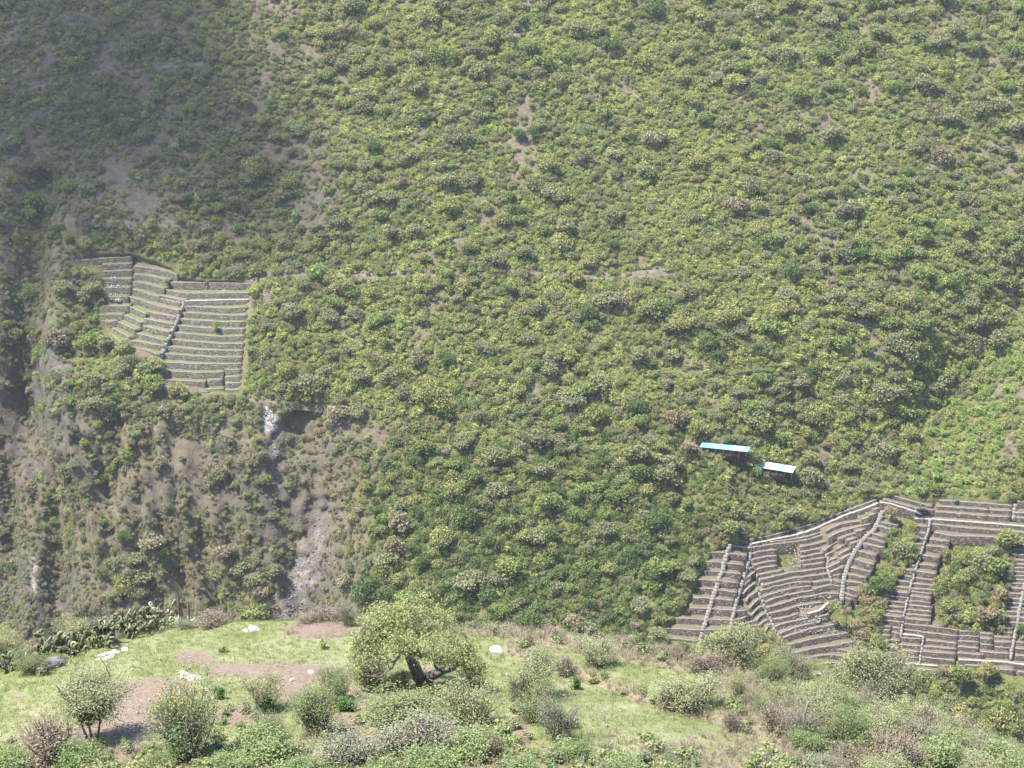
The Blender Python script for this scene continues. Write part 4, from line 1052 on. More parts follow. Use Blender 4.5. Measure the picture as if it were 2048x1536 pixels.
for cx, cy, rx, ry, a in ((385, 1312, 42, 13, 1.0), (390, 1320, 30, 8, .6), (640, 1262, 90, 22, 1.0), (580, 1340, 130, 22, .8), (330, 1375, 70, 20, .8), (255, 1400, 90, 40, .9), (450, 1340, 60, 14, .6),
                          (230, 1480, 90, 50, 1.0), (330, 1430, 90, 30, .8), (480, 1430, 60, 30, .8), (560, 1380, 60, 30, .9), (30, 1395, 40, 14, .5), (690, 1400, 60, 50, .8), (1040, 1460, 25, 60, .9),
                          (1030, 1330, 50, 12, .5), (860, 1350, 40, 20, .7), (470, 1262, 60, 8, .4), (1180, 1340, 60, 14, .4), (1440, 1460, 50, 10, .5), (700, 1500, 120, 60, .6), (100, 1520, 160, 40, .6)):
    soil += a * np.exp(-((X - cx) / rx) ** 2 - ((Yp - cy) / ry) ** 2)
dryg = 0.10 + 0.9 * np.exp(-(segdist(PX, BANK_PX)[0] / 10) ** 2)
dryg += 0.6 * np.exp(-(segdist(PX, EDGE_PX)[0] / 14) ** 2) * sstep(600, 900, X)
dryg += 0.8 * sstep(1350, 1550, X) * sstep(1500, 1380, Yp - (X - 1400) * 0.30) * (segdist(PX, BANK_PX)[0] > 0) * (Yp < np.interp(X, [p[0] for p in BANK_PX], [p[1] for p in BANK_PX]))
dryg += 0.5 * sstep(1450, 1520, Yp)
dryg += 0.5 * np.exp(-((X - 1290) / 90) ** 2 - ((Yp - 1305) / 20) ** 2)
nI, nJ = FX.shape; idx = np.arange(nI * nJ).reshape(nI, nJ)
Q = np.stack([idx[:-1, :-1], idx[:-1, 1:], idx[1:, 1:], idx[1:, :-1]], -1).reshape(-1, 4)
gm = mesh_np('grassy_ridge', V, [Q], [M['meadow']], None, True)
ca = gm.attributes.new('ground', 'FLOAT_COLOR', 'POINT')
ca.data.foreach_set('color', np.stack([np.clip(soil, 0, 1), np.clip(dryg, 0, 1), 0 * X, np.ones(len(V))], 1).astype(np.float32).ravel())
add('grassy_ridge', gm, kind='structure')
# lower flank of the ridge down to the valley bottom, and the valley floor sheet
fl = MB()
xs_ = np.linspace(-260, 260, 53)
rows = []
for yy, dz in ((118, 0), (160, -34), (230, -95), (300, -150), (330, -165)):
    z0 = -36.25 - 0.265 * (118 - 65) - 30
    rows.append(np.stack([xs_, np.full(53, yy * 1.0), np.full(53, z0 + dz) + 3 * fbm(xs_ / 20, xs_ * 0 + yy / 10, 5, 3)], 1))
VV = np.concatenate(rows); I = np.arange(52)
fl.addv(VV, np.concatenate([np.stack([k * 53 + I, k * 53 + I + 1, (k + 1) * 53 + I + 1, (k + 1) * 53 + I], 1) for k in range(4)]))
lf = fl.mesh('valley_side', [M['hill']], True)
add('valley_side', lf, kind='structure')

# ------------------------------------------------------------------ near plants
LN = {
 'pale': leaf_mat('leaf_near_pale', (0.165, 0.182, 0.085), (0.225, 0.228, 0.120), 0.5, 0.35),
 'green': leaf_mat('leaf_near_green', (0.098, 0.132, 0.050), (0.150, 0.172, 0.078), 0.5, 0.35),
 'dark': leaf_mat('leaf_near_dark', (0.040, 0.085, 0.022), (0.065, 0.110, 0.032), 0.5, 0.3),
 'grey': leaf_mat('leaf_near_grey', (0.130, 0.142, 0.082), (0.182, 0.190, 0.118), 0.5, 0.3),
 'dry': leaf_mat('leaf_near_dry', (0.158, 0.136, 0.088), (0.222, 0.194, 0.132), 0.5, 0.2),
 'yellow': leaf_mat('leaf_tree_yellow', (0.150, 0.166, 0.062), (0.212, 0.216, 0.100), 0.55, 0.35),
 'flower': leaf_mat('flower_orange', (0.26, 0.17, 0.04), (0.34, 0.23, 0.07), 0.4, 0.2),
 'weed': leaf_mat('leaf_weed', (0.120, 0.160, 0.062), (0.170, 0.198, 0.090), 0.5, 0.35),
}
def curve(a, b, r, sag=0.15, n=5, lift=0.35):
    t = np.linspace(0, 1, n)[:, None]; m = a + (b - a) * 0.5 + np.array([0, 0, lift]) * np.linalg.norm(b - a) * 0.3 + r.normal(0, sag, 3) * np.linalg.norm(b - a) * 0.3
    return (1 - t) ** 2 * a + 2 * t * (1 - t) * m + t ** 2 * b

def shrub_meshes(nm, r, w, h, stems, leaves, lsize, spread, leafmat, twigmat, lumps=5, upright=0.0, twigs=3, hollow=0.45, trunk=0.0):
    C = []
    for k in range(lumps):
        a = r.uniform(0, 6.28); q = math.sqrt(r.uniform(0, 1)) * 0.30
        C.append((q * math.cos(a) * w, q * math.sin(a) * w, h * (r.uniform(0.60, 0.80) if trunk else r.uniform(0.45, 0.68)), w * r.uniform(0.18, 0.27), h * (r.uniform(0.14, 0.22) if trunk else r.uniform(0.22, 0.34))))
    C = np.array(C)
    sm = MB(); Pl = []; Ol = []; trunks = []
    for s in range(3 if trunk else 0):
        tk = curve(np.array([0.03 * w * s - 0.03 * w, 0, -0.06]), np.array([(s - 1) * 0.13 * w, r.normal(0, 0.05) * w, trunk * h * r.uniform(1.1, 1.5)]), r, 0.08, 6, 0.0)
        tube(sm, tk, np.linspace(0.015, 0.008, 6) * w, 6); trunks.append(tk)
    for s in range(stems):
        c = C[r.integers(lumps)]; d = r.normal(size=3); d /= np.linalg.norm(d); d[2] = d[2] if d[2] > -0.4 else -d[2]
        tip = c[:3] + d * np.array([c[3], c[3], c[4]]) * r.uniform(hollow, 1.1)
        tip[2] = max(tip[2], 0.12 * h)
        b0 = np.array([r.normal(0, 0.06 * w), r.normal(0, 0.06 * w), -0.1])
        if trunk:
            tk = trunks[r.integers(len(trunks))]; b0 = tk[r.integers(3, 6)]
        cu = curve(b0, tip, r, 0.25, 6, 0.25 + upright)
        tube(sm, cu, np.linspace(0.016, 0.004, 6) * (0.6 + 0.35 * w), 3)
        tips = [tip]
        for q in range(twigs):
            j = r.uniform(0.35, 0.95); p = cu[min(5, int(j * 5))]
            e = p + r.normal(0, 1, 3) * np.array([0.16, 0.16, 0.13]) * w * 0.7 + np.array([0, 0, 0.05 * h])
            tube(sm, curve(p, e, r, 0.2, 4, 0.1), np.linspace(0.006, 0.003, 4) * (0.6 + 0.3 * w), 3); tips.append(e)
        for tp in tips:
            k = max(1, int(leaves / stems / (twigs + 1)))
            q = tp + r.normal(0, spread, (k, 3)) * np.array([1, 1, 0.8])
            Pl.append(q); Ol.append(np.tile((tp - np.array([0, 0, h * 0.3])) / (np.linalg.norm(tp) + 1e-6), (k, 1)))
    Pl = np.concatenate(Pl); Ol = np.concatenate(Ol); Pl[:, 2] = np.maximum(Pl[:, 2], 0.02)
    Vl, Ql = leaf_quads(r, Pl, lsize, Ol * 0.5 + np.array([0, 0, 0.5]), 1.7, 0.8)
    return sm.mesh(nm + '_stems', [twigmat]), mesh_np(nm + '_foliage', Vl, [Ql], [leafmat])

nr = np.random.default_rng(21)
SH = {}
for v in range(3):
    SH['pale', v] = shrub_meshes('pale', nr, 1.0, 0.95, 70, 7600, 0.0145, 0.062, LN['pale'], M['twig'])
    SH['green', v] = shrub_meshes('green', nr, 1.0, 0.95, 70, 7600, 0.0155, 0.058, LN['green'], M['twig'])
    SH['grey', v] = shrub_meshes('grey', nr, 1.0, 0.95, 90, 5600, 0.013, 0.060, LN['grey'], M['twig'], twigs=4)
    SH['dry', v] = shrub_meshes('dry', nr, 1.0, 0.80, 110, 2600, 0.014, 0.060, LN['dry'], M['dry_twig'], twigs=5)
    SH['dark', v] = shrub_meshes('dark', nr, 1.0, 1.10, 26, 2200, 0.050, 0.060, LN['dark'], M['twig'])
    SH['weed', v] = shrub_meshes('weed', nr, 1.0, 0.60, 50, 6000, 0.021, 0.060, LN['weed'], M['twig'], lumps=7)
    SH['tree', v] = shrub_meshes('broad', nr, 1.0, 0.78, 120, 11000, 0.012, 0.048, LN['pale'], M['bark'], lumps=11, twigs=4, hollow=0.6)
SH['slim', 0] = shrub_meshes('slim', nr, 1.0, 1.0, 110, 9000, 0.0125, 0.045, LN['pale'], M['twig'], lumps=11, twigs=4, hollow=0.5, trunk=0.4)
CATN = {'dark': 'plant', 'weed': 'plant'}
def shrub(kind, px, w, h, lab, v=0, name='shrub', group=None, foliage=None):
    p = near_pt([px])[0]
    hh = {'pale': .95, 'green': .95, 'grey': .95, 'dry': .8, 'dark': 1.1, 'weed': .6, 'tree': .78, 'slim': 1.0}[kind]
    root = empty(name, p - np.array([0, 0, 0.05]), nr.uniform(0, 6.28), (w, w, h / hh), label=lab, category='tree' if kind in ('tree', 'slim') else CATN.get(kind, 'shrub'))
    if group: root['group'] = group
    a, b = SH[kind, v]
    add('stems', a, root); add('foliage', b, root)
    return p
def mpx(n, p): return n * np.linalg.norm(p) / FPX            # picture pixels to metres at p
def S(kind, cx, base, wpx, hpx, lab, v=0, **k):
    p = near_pt([(cx, base)])[0]
    shrub(kind, (cx, base), mpx(wpx, p) * 1.12, mpx(hpx, p) * 1.15, lab, v, **k)

S('slim', 185, 1482, 185, 132, 'slender pale small-leaved tree on the left with thin trunks', 0, name='small_tree')
S('green', 375, 1520, 155, 150, 'large rounded dark bush with yellow flowers, lower left', 1)
S('dry', 120, 1530, 170, 90, 'dry brown twiggy bush at the foot of the slender left tree', 0)
S('weed', 150, 1545, 110, 50, 'low green weeds in front of the dry bush, bottom left', 0, name='weed_clump')
S('weed', 30, 1540, 110, 40, 'pale weeds in the bottom left corner', 1, name='weed_clump')
S('pale', 530, 1420, 95, 80, 'shrub with a dark leafy plant at its foot, left of the big tree', 0)
S('dark', 535, 1428, 26, 45, 'dark green leafy plant at the foot of a shrub, left of the big tree', 0, name='leafy_plant')
S('dark', 440, 1397, 24, 26, 'small dark green upright plant alone on bare earth', 1, name='leafy_plant')
S('green', 672, 1402, 80, 72, 'green bush touching the left side of the big tree', 2)
S('dark', 690, 1420, 50, 30, 'dark leaves low down left of the big tree trunk', 2, name='leafy_plant')
S('green', 640, 1470, 120, 90, 'loose green bush lower left of the big tree', 0)
S('green', 800, 1446, 190, 68, 'dense green bush directly below the big tree trunk', 1)
S('pale', 940, 1448, 130, 90, 'pale green bush lower right of the big tree', 1)
S('grey', 820, 1500, 200, 90, 'grey-green twiggy bush below the dense green one', 0)
S('grey', 690, 1530, 160, 80, 'grey-green bush at the bottom, left of centre', 1)
S('weed', 940, 1515, 150, 50, 'low bright weeds at the bottom below the pale bush', 1, name='weed_clump')
S('dry', 985, 1520, 60, 60, 'small dry brown bush near the bottom centre', 1)
S('pale', 1070, 1395, 120, 90, 'rounded pale bush right of the big tree', 2)
S('dry', 1030, 1402, 50, 55, 'dry brown tuft left of the rounded pale bush', 2)
S('green', 1080, 1440, 110, 60, 'low green bush below the rounded pale bush', 2)
S('grey', 1120, 1480, 90, 100, 'bare grey twiggy bush at the edge of the lower grass', 2)
S('weed', 1150, 1520, 80, 40, 'bright green weed clump at the bottom below the grey bush', 2, name='weed_clump')
S('green', 795, 1380, 60, 38, 'upright dark bush against the big tree trunk', 0)
S('grey', 950, 1378, 80, 40, 'sparse twiggy shrub right of the big tree trunk', 0)
S('pale', 740, 1366, 80, 48, 'leafy bush under the left side of the big tree', 1)
S('grey', 540, 1478, 90, 60, 'thin grey shrub on bare soil, lower left of centre', 1)
S('weed', 530, 1520, 150, 60, 'low pale weeds beside the large rounded dark bush', 2, name='weed_clump')
S('weed', 860, 1540, 130, 45, 'weeds along the bottom edge left of centre', 0, name='weed_clump')
S('pale', 1190, 1330, 90, 60, 'pale bush on the upper grass left of the dry tufts', 0)
S('dry', 1130, 1352, 60, 40, 'low dry tuft below the pale bush on the upper grass', 0)
S('dark', 1153, 1378, 22, 26, 'tiny dark green plant on the bank of the lower grass', 1, name='leafy_plant')
S('grey', 1080, 1322, 60, 34, 'small grey shrub behind the white stone', 1)
S('dry', 1055, 1290, 40, 24, 'small reddish tuft near the ridge edge above the white stone', 1)
S('tree', 1462, 1340, 135, 88, 'rounded green tree on the ridge in front of the broad stair', 1, name='small_tree')
S('dry', 1410, 1345, 90, 45, 'dry brown bush left of the rounded ridge tree', 1)
S('tree', 1755, 1405, 165, 105, 'broad pale tree on the ridge below the east terraces', 2, name='small_tree')
S('green', 1535, 1372, 85, 55, 'green bush right of the rounded ridge tree', 0)
S('grey', 1590, 1350, 90, 60, 'bare pale twiggy bush in front of the amphitheatre foot', 2)
S('pale', 1375, 1412, 135, 70, 'wide bush half green half dry on the bank', 1)
S('dry', 1345, 1418, 80, 60, 'dry left half of the bushes on the bank', 2)
S('pale', 1475, 1394, 50, 54, 'small upright green bush alone on the dry slope', 2)
S('dry', 1465, 1462, 56, 40, 'low dark brown bush on the end of the bank', 0)
S('pale', 1560, 1410, 80, 50, 'bright green bush in the thicket right of the small upright one', 0)
S('pale', 1660, 1400, 80, 56, 'bright green bush left of the broad pale ridge tree', 1)
S('pale', 1630, 1450, 120, 70, 'pale bush with a white bare stem in the right thicket', 2)
S('green', 1690, 1440, 90, 60, 'darker leafy bush at the centre of the right thicket', 1)
S('dry', 1560, 1460, 100, 55, 'dry bush behind the end of the bank', 1)
S('dry', 1180, 1300, 90, 22, 'dry grass clump at the ridge edge in front of the dark wood', 0)
THICK = 'bushes of the dense right-hand thicket'
tl = {'pale': 'pale green bush in the dense thicket on the right slope', 'green': 'mid green bush in the dense thicket on the right slope', 'grey': 'grey twiggy bush in the dense thicket on the right slope', 'dry': 'dry brown bush in the dense thicket on the right slope', 'weed': 'low bright weed clump in the dense thicket on the right slope'}
for (cx, by, w, h, k) in ((1600, 1480, 90, 60, 'grey'), (1680, 1490, 110, 70, 'green'), (1750, 1480, 120, 70, 'pale'), (1820, 1450, 100, 60, 'pale'), (1830, 1500, 120, 70, 'grey'), (1900, 1500, 110, 60, 'pale'),
                          (1960, 1520, 120, 60, 'grey'), (1780, 1530, 130, 60, 'dry'), (1880, 1540, 130, 60, 'weed'), (2000, 1550, 120, 60, 'weed'), (1700, 1530, 90, 50, 'dry'), (1860, 1470, 80, 50, 'dry'),
                          (1740, 1430, 90, 50, 'grey'), (1650, 1470, 70, 50, 'dry'), (1930, 1475, 70, 40, 'dry'), (2030, 1525, 80, 40, 'pale'), (1800, 1475, 80, 50, 'green'), (1610, 1505, 80, 40, 'weed'),
                          (1960, 1500, 70, 40, 'green'), (1720, 1500, 80, 50, 'weed'), (1580, 1440, 70, 50, 'grey'), (1880, 1455, 60, 36, 'grey'), (1530, 1430, 60, 40, 'green'), (1770, 1560, 110, 50, 'pale'), (1940, 1565, 110, 50, 'pale'), (1640, 1545, 90, 40, 'grey'), (2070, 1560, 90, 50, 'green'), (1500, 1410, 60, 36, 'grey')):
    S(k, cx, by, w, h, tl[k], int(nr.integers(3)), group=THICK + ' ' + k)
for (cx, by, w, h) in ((430, 1252, 90, 26), (620, 1244, 60, 20), (655, 1240, 80, 30), (1100, 1272, 60, 18), (1010, 1268, 70, 16), (1250, 1292, 60, 22), (1310, 1305, 70, 22), (1360, 1318, 60, 26)):
    S('dry', cx, by, w, h, 'low dry bush along the far rim of the grassy ridge', int(nr.integers(3)), group='dry bushes along the ridge rim')
S('grey', 697, 1252, 44, 52, 'upright dead bush on the rim left of the big tree', 2)
for (cx, by, w, h) in ((320, 1545, 70, 40), (460, 1550, 90, 40), (1050, 1555, 90, 40), (1240, 1550, 100, 30), (610, 1560, 100, 40), (760, 1560, 100, 40)):
    S('weed', cx, by, w, h, 'weed clump along the bottom edge of the meadow', int(nr.integers(3)), name='weed_clump', group='weed clumps on the bottom edge')

# orange-yellow flower heads on the lower left bush
p = near_pt([(375, 1520)])[0]; fr = np.random.default_rng(2)
fp = p + np.stack([fr.normal(-0.4, 0.55, 220), fr.normal(-0.2, 0.4, 220), fr.normal(mpx(150, p) * 0.98, 0.22, 220)], 1)
bush = [o for o in bpy.data.objects if o.get('label', '').startswith('large rounded dark bush')][0]
Vl, Ql = leaf_quads(fr, fp - p, 0.05, None, 1.2)
sc_ = np.array(bush.scale); an = -bush.rotation_euler[2]
Rz = np.array([[math.cos(an), -math.sin(an), 0], [math.sin(an), math.cos(an), 0], [0, 0, 1]])
add('flowers', mesh_np('flowers', (Vl @ Rz.T) / sc_, [Ql], [LN['flower']]), bush)

# ---- the big tree
def big_tree():
    r = np.random.default_rng(33)
    b = near_pt([(838, 1374)])[0]; k = mpx(1, b)
    L = lambda u, v, dy=0.0: np.array([(u - 838) * k, dy, (1374 - v) * k * 1.03])
    root = empty('broad_tree', b, label='large spreading yellow-green tree in the middle of the ridge', category='tree')
    tr = MB()
    limbs = []
    def limb(pts, r0, r1, sub=6):
        pts = np.array(pts); n = len(pts); t = np.linspace(0, 1, n); q = np.linspace(0, 1, n * 3)
        P = np.stack([np.interp(q, t, pts[:, c]) for c in range(3)], 1) + r.normal(0, 0.02, (n * 3, 3))
        tube(tr, P, np.linspace(r0, r1, n * 3), 8); limbs.append(P)
    limb([L(850, 1380), L(835, 1345), L(822, 1310), L(812, 1285), L(800, 1262)], 0.27, 0.15)
    limb([L(812, 1285), L(780, 1262, -.3), L(755, 1245, -.5), L(735, 1232, -.5)], 0.13, 0.05)
    limb([L(805, 1268), L(815, 1245, .3), L(820, 1225, .4)], 0.12, 0.04)
    limb([L(815, 1290), L(850, 1262, .5), L(870, 1245, .8)], 0.11, 0.04)
    limb([L(852, 1372), L(862, 1345, -.2), L(880, 1332, -.4), L(905, 1318, -.5), L(918, 1310, -.5)], 0.22, 0.10)
    limb([L(880, 1332, -.4), L(870, 1310, -.5), L(865, 1290, -.6)], 0.07, 0.03)
    limb([L(905, 1318, -.5), L(925, 1295, -.4), L(940, 1280, -.2)], 0.07, 0.025)
    limb([L(918, 1310, -.5), L(940, 1318, -.7), L(952, 1328, -.7)], 0.05, 0.02)
    limb([L(800, 1262), L(775, 1290, .9), L(750, 1300, 1.2)], 0.07, 0.02)
    limb([L(812, 1285), L(790, 1300, -1.2), L(765, 1310, -1.6)], 0.07, 0.02)
    limb([L(820, 1300), L(835, 1275, -1.2), L(845, 1262, -1.8)], 0.08, 0.02)
    limb([L(820, 1290), L(840, 1262, 1.4), L(850, 1245, 2.0)], 0.09, 0.02)
    add('trunk', tr.mesh('trunk', [M['bark']], True), root)
    lumps = [(812, 1222, 0, 44, 22), (775, 1235, -.4, 42, 26), (745, 1262, -.6, 38, 30), (722, 1292, -.3, 30, 30), (850, 1238, .3, 44, 26), (885, 1258, .2, 40, 28), (920, 1285, -.2, 36, 26), (945, 1308, -.5, 22, 24), (800, 1240, -1.5, 46, 24), (852, 1248, -1.6, 42, 24),
             (830, 1250, 1.7, 56, 30), (770, 1262, 1.4, 48, 30), (898, 1278, -1.2, 30, 18), (748, 1296, -1.0, 30, 26), (722, 1318, -.8, 22, 18), (955, 1322, -.6, 12, 16), (770, 1285, 1.4, 34, 26)]
    AL = np.concatenate(limbs); bm_ = MB(); Pl = []; Ol = []
    for (u, v, dy, ru, rv) in lumps:
        c = L(u, v, dy)
        for q in range(int(8 + ru * 0.62)):
            d = r.normal(size=3); d /= np.linalg.norm(d)
            tip = c + d * np.array([ru * k, (ru + rv) * 0.5 * k, rv * k]) * r.uniform(0.45, 1.05)
            near = AL[np.argmin(np.linalg.norm(AL - tip, axis=1) + 0.25 * np.abs(AL[:, 2] - tip[2] + 0.5))]
            cu = curve(near, tip, r, 0.25, 5, 0.15)
            tube(bm_, cu, np.linspace(0.022, 0.006, 5), 3)
            m = 20
            w = r.uniform(0.45, 1, (m, 1)); base = near + (tip - near) * w
            Pl.append(base * 0.35 + tip * 0.65 + r.normal(0, 0.15, (m, 3))); Ol.append(np.tile(d * 0.6 + [0, 0, 0.5], (m, 1)))
            Pl.append(tip + r.normal(0, 0.13, (m, 3))); Ol.append(np.tile(d * 0.6 + [0, 0, 0.5], (m, 1)))
    add('branches', bm_.mesh('branches', [M['bark']]), root)
    Vl, Ql = leaf_quads(r, np.concatenate(Pl), 0.05, np.concatenate(Ol), 1.8, 0.8)
    add('crown', mesh_np('crown', Vl, [Ql], [LN['yellow']]), root)
big_tree()

# ---- prickly pear along the left rim
def pad_mesh(nm, mat):
    mb = MB(); n = 10; Vp = []
    for s, wv in ((-1, 0.55), (-0.55, 0.95), (0.55, 0.95), (1, 0.55)):
        for j in range(n):
            a = 2 * math.pi * j / n
            Vp.append((math.sin(a) * 0.5 * wv * (0.86 + 0.14 * -math.cos(a)), s * 0.11, 0.5 - math.cos(a) * 0.5 * wv))
    Qp = []
    for k in range(3):
        for j in range(n): Qp.append((k * n + j, k * n + (j + 1) % n, (k + 1) * n + (j + 1) % n, (k + 1) * n + j))
    mb.addv(Vp, Qp); Vc = [(0, -0.115, 0.5), (0, 0.115, 0.5)]
    V_ = np.concatenate([Vp, Vc]); T = [(j, (j + 1) % n, 4 * n) for j in range(n)] + [(3 * n + (j + 1) % n, 3 * n + j, 4 * n + 1) for j in range(n)]
    return mesh_np(nm, V_, [np.array(Qp), np.array(T)], [mat], None, True)
PAD = [pad_mesh('pad', M['cactus']), pad_mesh('pale_pad', M['cactus_pale'])]
from mathutils import Matrix, Vector
pr_ = random.Random(9)
def cactus(px, hpx, lab, pale=False, npad=24, group=None):
    p = near_pt([px])[0]; H = mpx(hpx, p)
    root = empty('prickly_pear', p, pr_.uniform(0, 6), label=lab, category='cactus')
    if group: root['group'] = group
    pads = []
    for k in range(npad):
        s = 0.46 * pr_.uniform(0.8, 1.15) * max(0.9, H / 1.6)
        if k < 5 or not pads:
            loc = Vector((pr_.gauss(0, 0.45), pr_.gauss(0, 0.3), -0.04)); dirv = Vector((pr_.gauss(0, .35), pr_.gauss(0, .3), 1)).normalized()
        else:
            q = pr_.choice(pads); 
            if q[0].z + q[1].z * q[2] > H: q = pr_.choice(pads)
            loc = q[0] + q[1] * q[2] * 0.93
            dirv = (q[1] + Vector((pr_.gauss(0, .65), pr_.gauss(0, .5), pr_.gauss(0.15, .3)))).normalized()
        mat = dirv.to_track_quat('Z', 'Y').to_matrix().to_4x4() @ Matrix.Rotation(pr_.uniform(0, 6.28), 4, 'Z')
        o = add('pad', PAD[1 if (pale and pr_.random() < 0.7) or pr_.random() < 0.08 else 0], root)
        o.matrix_local = Matrix.Translation(loc) @ mat @ Matrix.Diagonal((s * 0.82, s * 0.8, s, 1))
        pads.append((loc, dirv, s))
CG = 'prickly pears massed along the left rim'
for k, (cx, by, h) in enumerate(((20, 1342, 50), (75, 1328, 40), (110, 1318, 40), (145, 1312, 42), (175, 1302, 44), (200, 1296, 46), (222, 1285, 46), (250, 1278, 48), (275, 1270, 44), (160, 1292, 50), (235, 1262, 46), (262, 1256, 44), (125, 1300, 40), (290, 1262, 46), (190, 1280, 44))):
    cactus((cx, by), h, 'green prickly pear in the bank of cactus along the left rim', group=CG)
cactus((325, 1256), 52, 'pale prickly pear beside the brown flower stalks', True, 26)
cactus((345, 1258), 46, 'green prickly pear at the right end, under the flower stalks', False, 20)
cactus((300, 1258), 44, 'half pale prickly pear left of the pale one', True, 18)
for (cx, by, w, h, kd) in ((40, 1325, 80, 44, 'grey'), (90, 1310, 60, 40, 'dry'), (150, 1275, 80, 40, 'pale'), (60, 1345, 70, 44, 'green'), (210, 1262, 60, 36, 'dry'), (300, 1250, 60, 30, 'dry'), (10, 1300, 70, 40, 'pale'), (375, 1256, 50, 22, 'grey'), (115, 1330, 50, 26, 'green')):
    S(kd, cx, by, w, h, {'grey': 'grey shrub', 'dry': 'dry brown shrub', 'pale': 'pale green shrub', 'green': 'green shrub'}[kd] + ' growing among the prickly pears on the left rim', int(nr.integers(3)), group='shrubs among the cactus ' + kd)
# agave with brown flower stalks
for cx, top, by, lab in ((359, 1188, 1246, 'tallest brown flower stalk rising above the prickly pears'), (363, 1205, 1247, 'short brown flower stalk just right of the tallest one'), (378, 1199, 1248, 'rightmost brown flower stalk beside the prickly pears')):
    p = near_pt([(cx, by)])[0]; H = mpx(by - top, p) * 1.08
    root = empty('agave', p, label=lab, category='agave')
    mb = MB(); q = np.linspace(0, 1, 8)
    tube(mb, np.stack([0.03 * np.sin(q * 3), 0 * q, q * H - 0.05], 1), np.array([.035, .035, .05, .07, .075, .07, .055, .015]), 7)
    add('flower_stalk', mb.mesh('flower_stalk', [M['stalk']], True), root)
    for j in range(11):
        a = j * 2.4; ln = 0.55; c, s = math.cos(a), math.sin(a)
        Vv = [(c * t * ln - s * w_, s * t * ln + c * w_, 0.42 * t * ln * (1.9 - 0.8 * t)) for t, w_ in ((0, .05), (0, -.05), (.5, -.06), (.5, .06), (1, 0.005), (1, -.005))]
        add('leaf', mesh_np('leaf', Vv, [np.array([(0, 1, 2, 3), (3, 2, 5, 4)])], [M['agave']]), root)

# ---- rocks
def rock_mesh(nm, r, mat, flat=0.5, sub=3, ang=0.35):
    import bmesh
    bm = bmesh.new(); bmesh.ops.create_icosphere(bm, subdivisions=sub, radius=0.5)
    pl = [(Vector(r.normal(size=3)).normalized(), r.uniform(0.22, 0.42)) for _ in range(14)]
    for v in bm.verts:
        for nrm, dd in pl:
            t = v.co.dot(nrm) - dd
            if t > 0: v.co -= nrm * t
        n3 = fbm(np.array([v.co.x * 4 + 3]), np.array([v.co.y * 4 + v.co.z * 3]), 8, 3)[0]
        v.co *= 1 + 0.16 * n3
    me = bpy.data.meshes.new(nm); bm.to_mesh(me); bm.free(); me.materials.append(mat)
    return me
rk = np.random.default_rng(14)
RM = {'white': [rock_mesh('white', rk, M['white_rock']) for _ in range(3)], 'pale': [rock_mesh('pale', rk, M['rock']) for _ in range(4)], 'grey': [rock_mesh('grey', rk, M['grey_rock']) for _ in range(2)]}
def rock(kind, px, w, d, h, lab, rz=0.0, tilt=0.0, group=None, v=0, nm='rock'):
    p = near_pt([px])[0]; s = mpx(1, p)
    o = add(nm, RM[kind][v % len(RM[kind])], None, p + np.array([0, 0, h * s * 0.08]), 0, (w * s, d * s, h * s), label=lab, category='rock')
    o.rotation_euler = (0, tilt, rz)
    if group: o['group'] = group
rock('grey', (100, 1336), 74, 50, 46, 'long grey lichened boulder tilting on the left grass', 0.25, -0.35, nm='boulder')
rock('grey', (82, 1346), 40, 40, 20, 'low tail of dark stone at the lower end of the left boulder', 0.2, -0.3, v=1)
rock('white', (251, 1301), 17, 18, 13, 'single white stone right of the flat stone cluster')
for k, (cx, cy, w) in enumerate(((205, 1312, 20), (218, 1308, 18), (228, 1304, 16), (212, 1318, 22), (236, 1306, 14), (198, 1320, 14), (224, 1314, 18))):
    rock('pale', (cx, cy), w, w * 1.6, 7, 'flat pale stone in the cluster on the left grass', rk.uniform(0, 3), 0, 'flat stones clustered on the left grass', k)
rock('pale', (369, 1353), 34, 60, 9, 'left one of two flat pale slabs on the brown earth', 0.3)
rock('pale', (386, 1359), 36, 50, 9, 'right one of two flat pale slabs on the brown earth', 0.6, 0, None, 1)
rock('pale', (505, 1259), 32, 46, 9, 'flat pale slab near the far rim of the grass', 0.2, 0, None, 2)
rock('pale', (492, 1261), 14, 26, 8, 'small brownish stone at the left end of the rim slab', 0.2, 0, None, 3)
rock('white', (993, 1303), 30, 30, 24, 'bright white block of stone on the upper grass', 0.15, 0.0, None, 0)
rock('white', (1063, 1322), 17, 17, 13, 'small white stone right of the bright white block', 0.4, 0, None, 1)
rock('white', (1014, 1350), 9, 11, 10, 'tiny white stone below the bright white block', 0.4, 0, None, 2)
rock('pale', (425, 1398), 16, 18, 11, 'pale stone beside the small dark plant', 0.4, 0, None, 2)
rock('pale', (620, 1345), 20, 24, 9, 'pale stone on the soil left of the big tree', 0.4, 0, None, 1)
rock('pale', (585, 1362), 16, 18, 12, 'pale stone on a patch of soil near the tree bush', 0.7, 0, None, 0)
rock('white', (532, 1362), 12, 12, 11, 'white stone behind the shrub left of the big tree', 0.7, 0, None, 1)
rock('pale', (414, 1378), 14, 18, 8, 'little stone left of the dark upright plant', 0.2, 0, None, 3)
rock('pale', (1632, 1347), 22, 26, 12, 'pale angular boulder below the amphitheatre foot', 0.4, 0.2, None, 2, 'boulder')
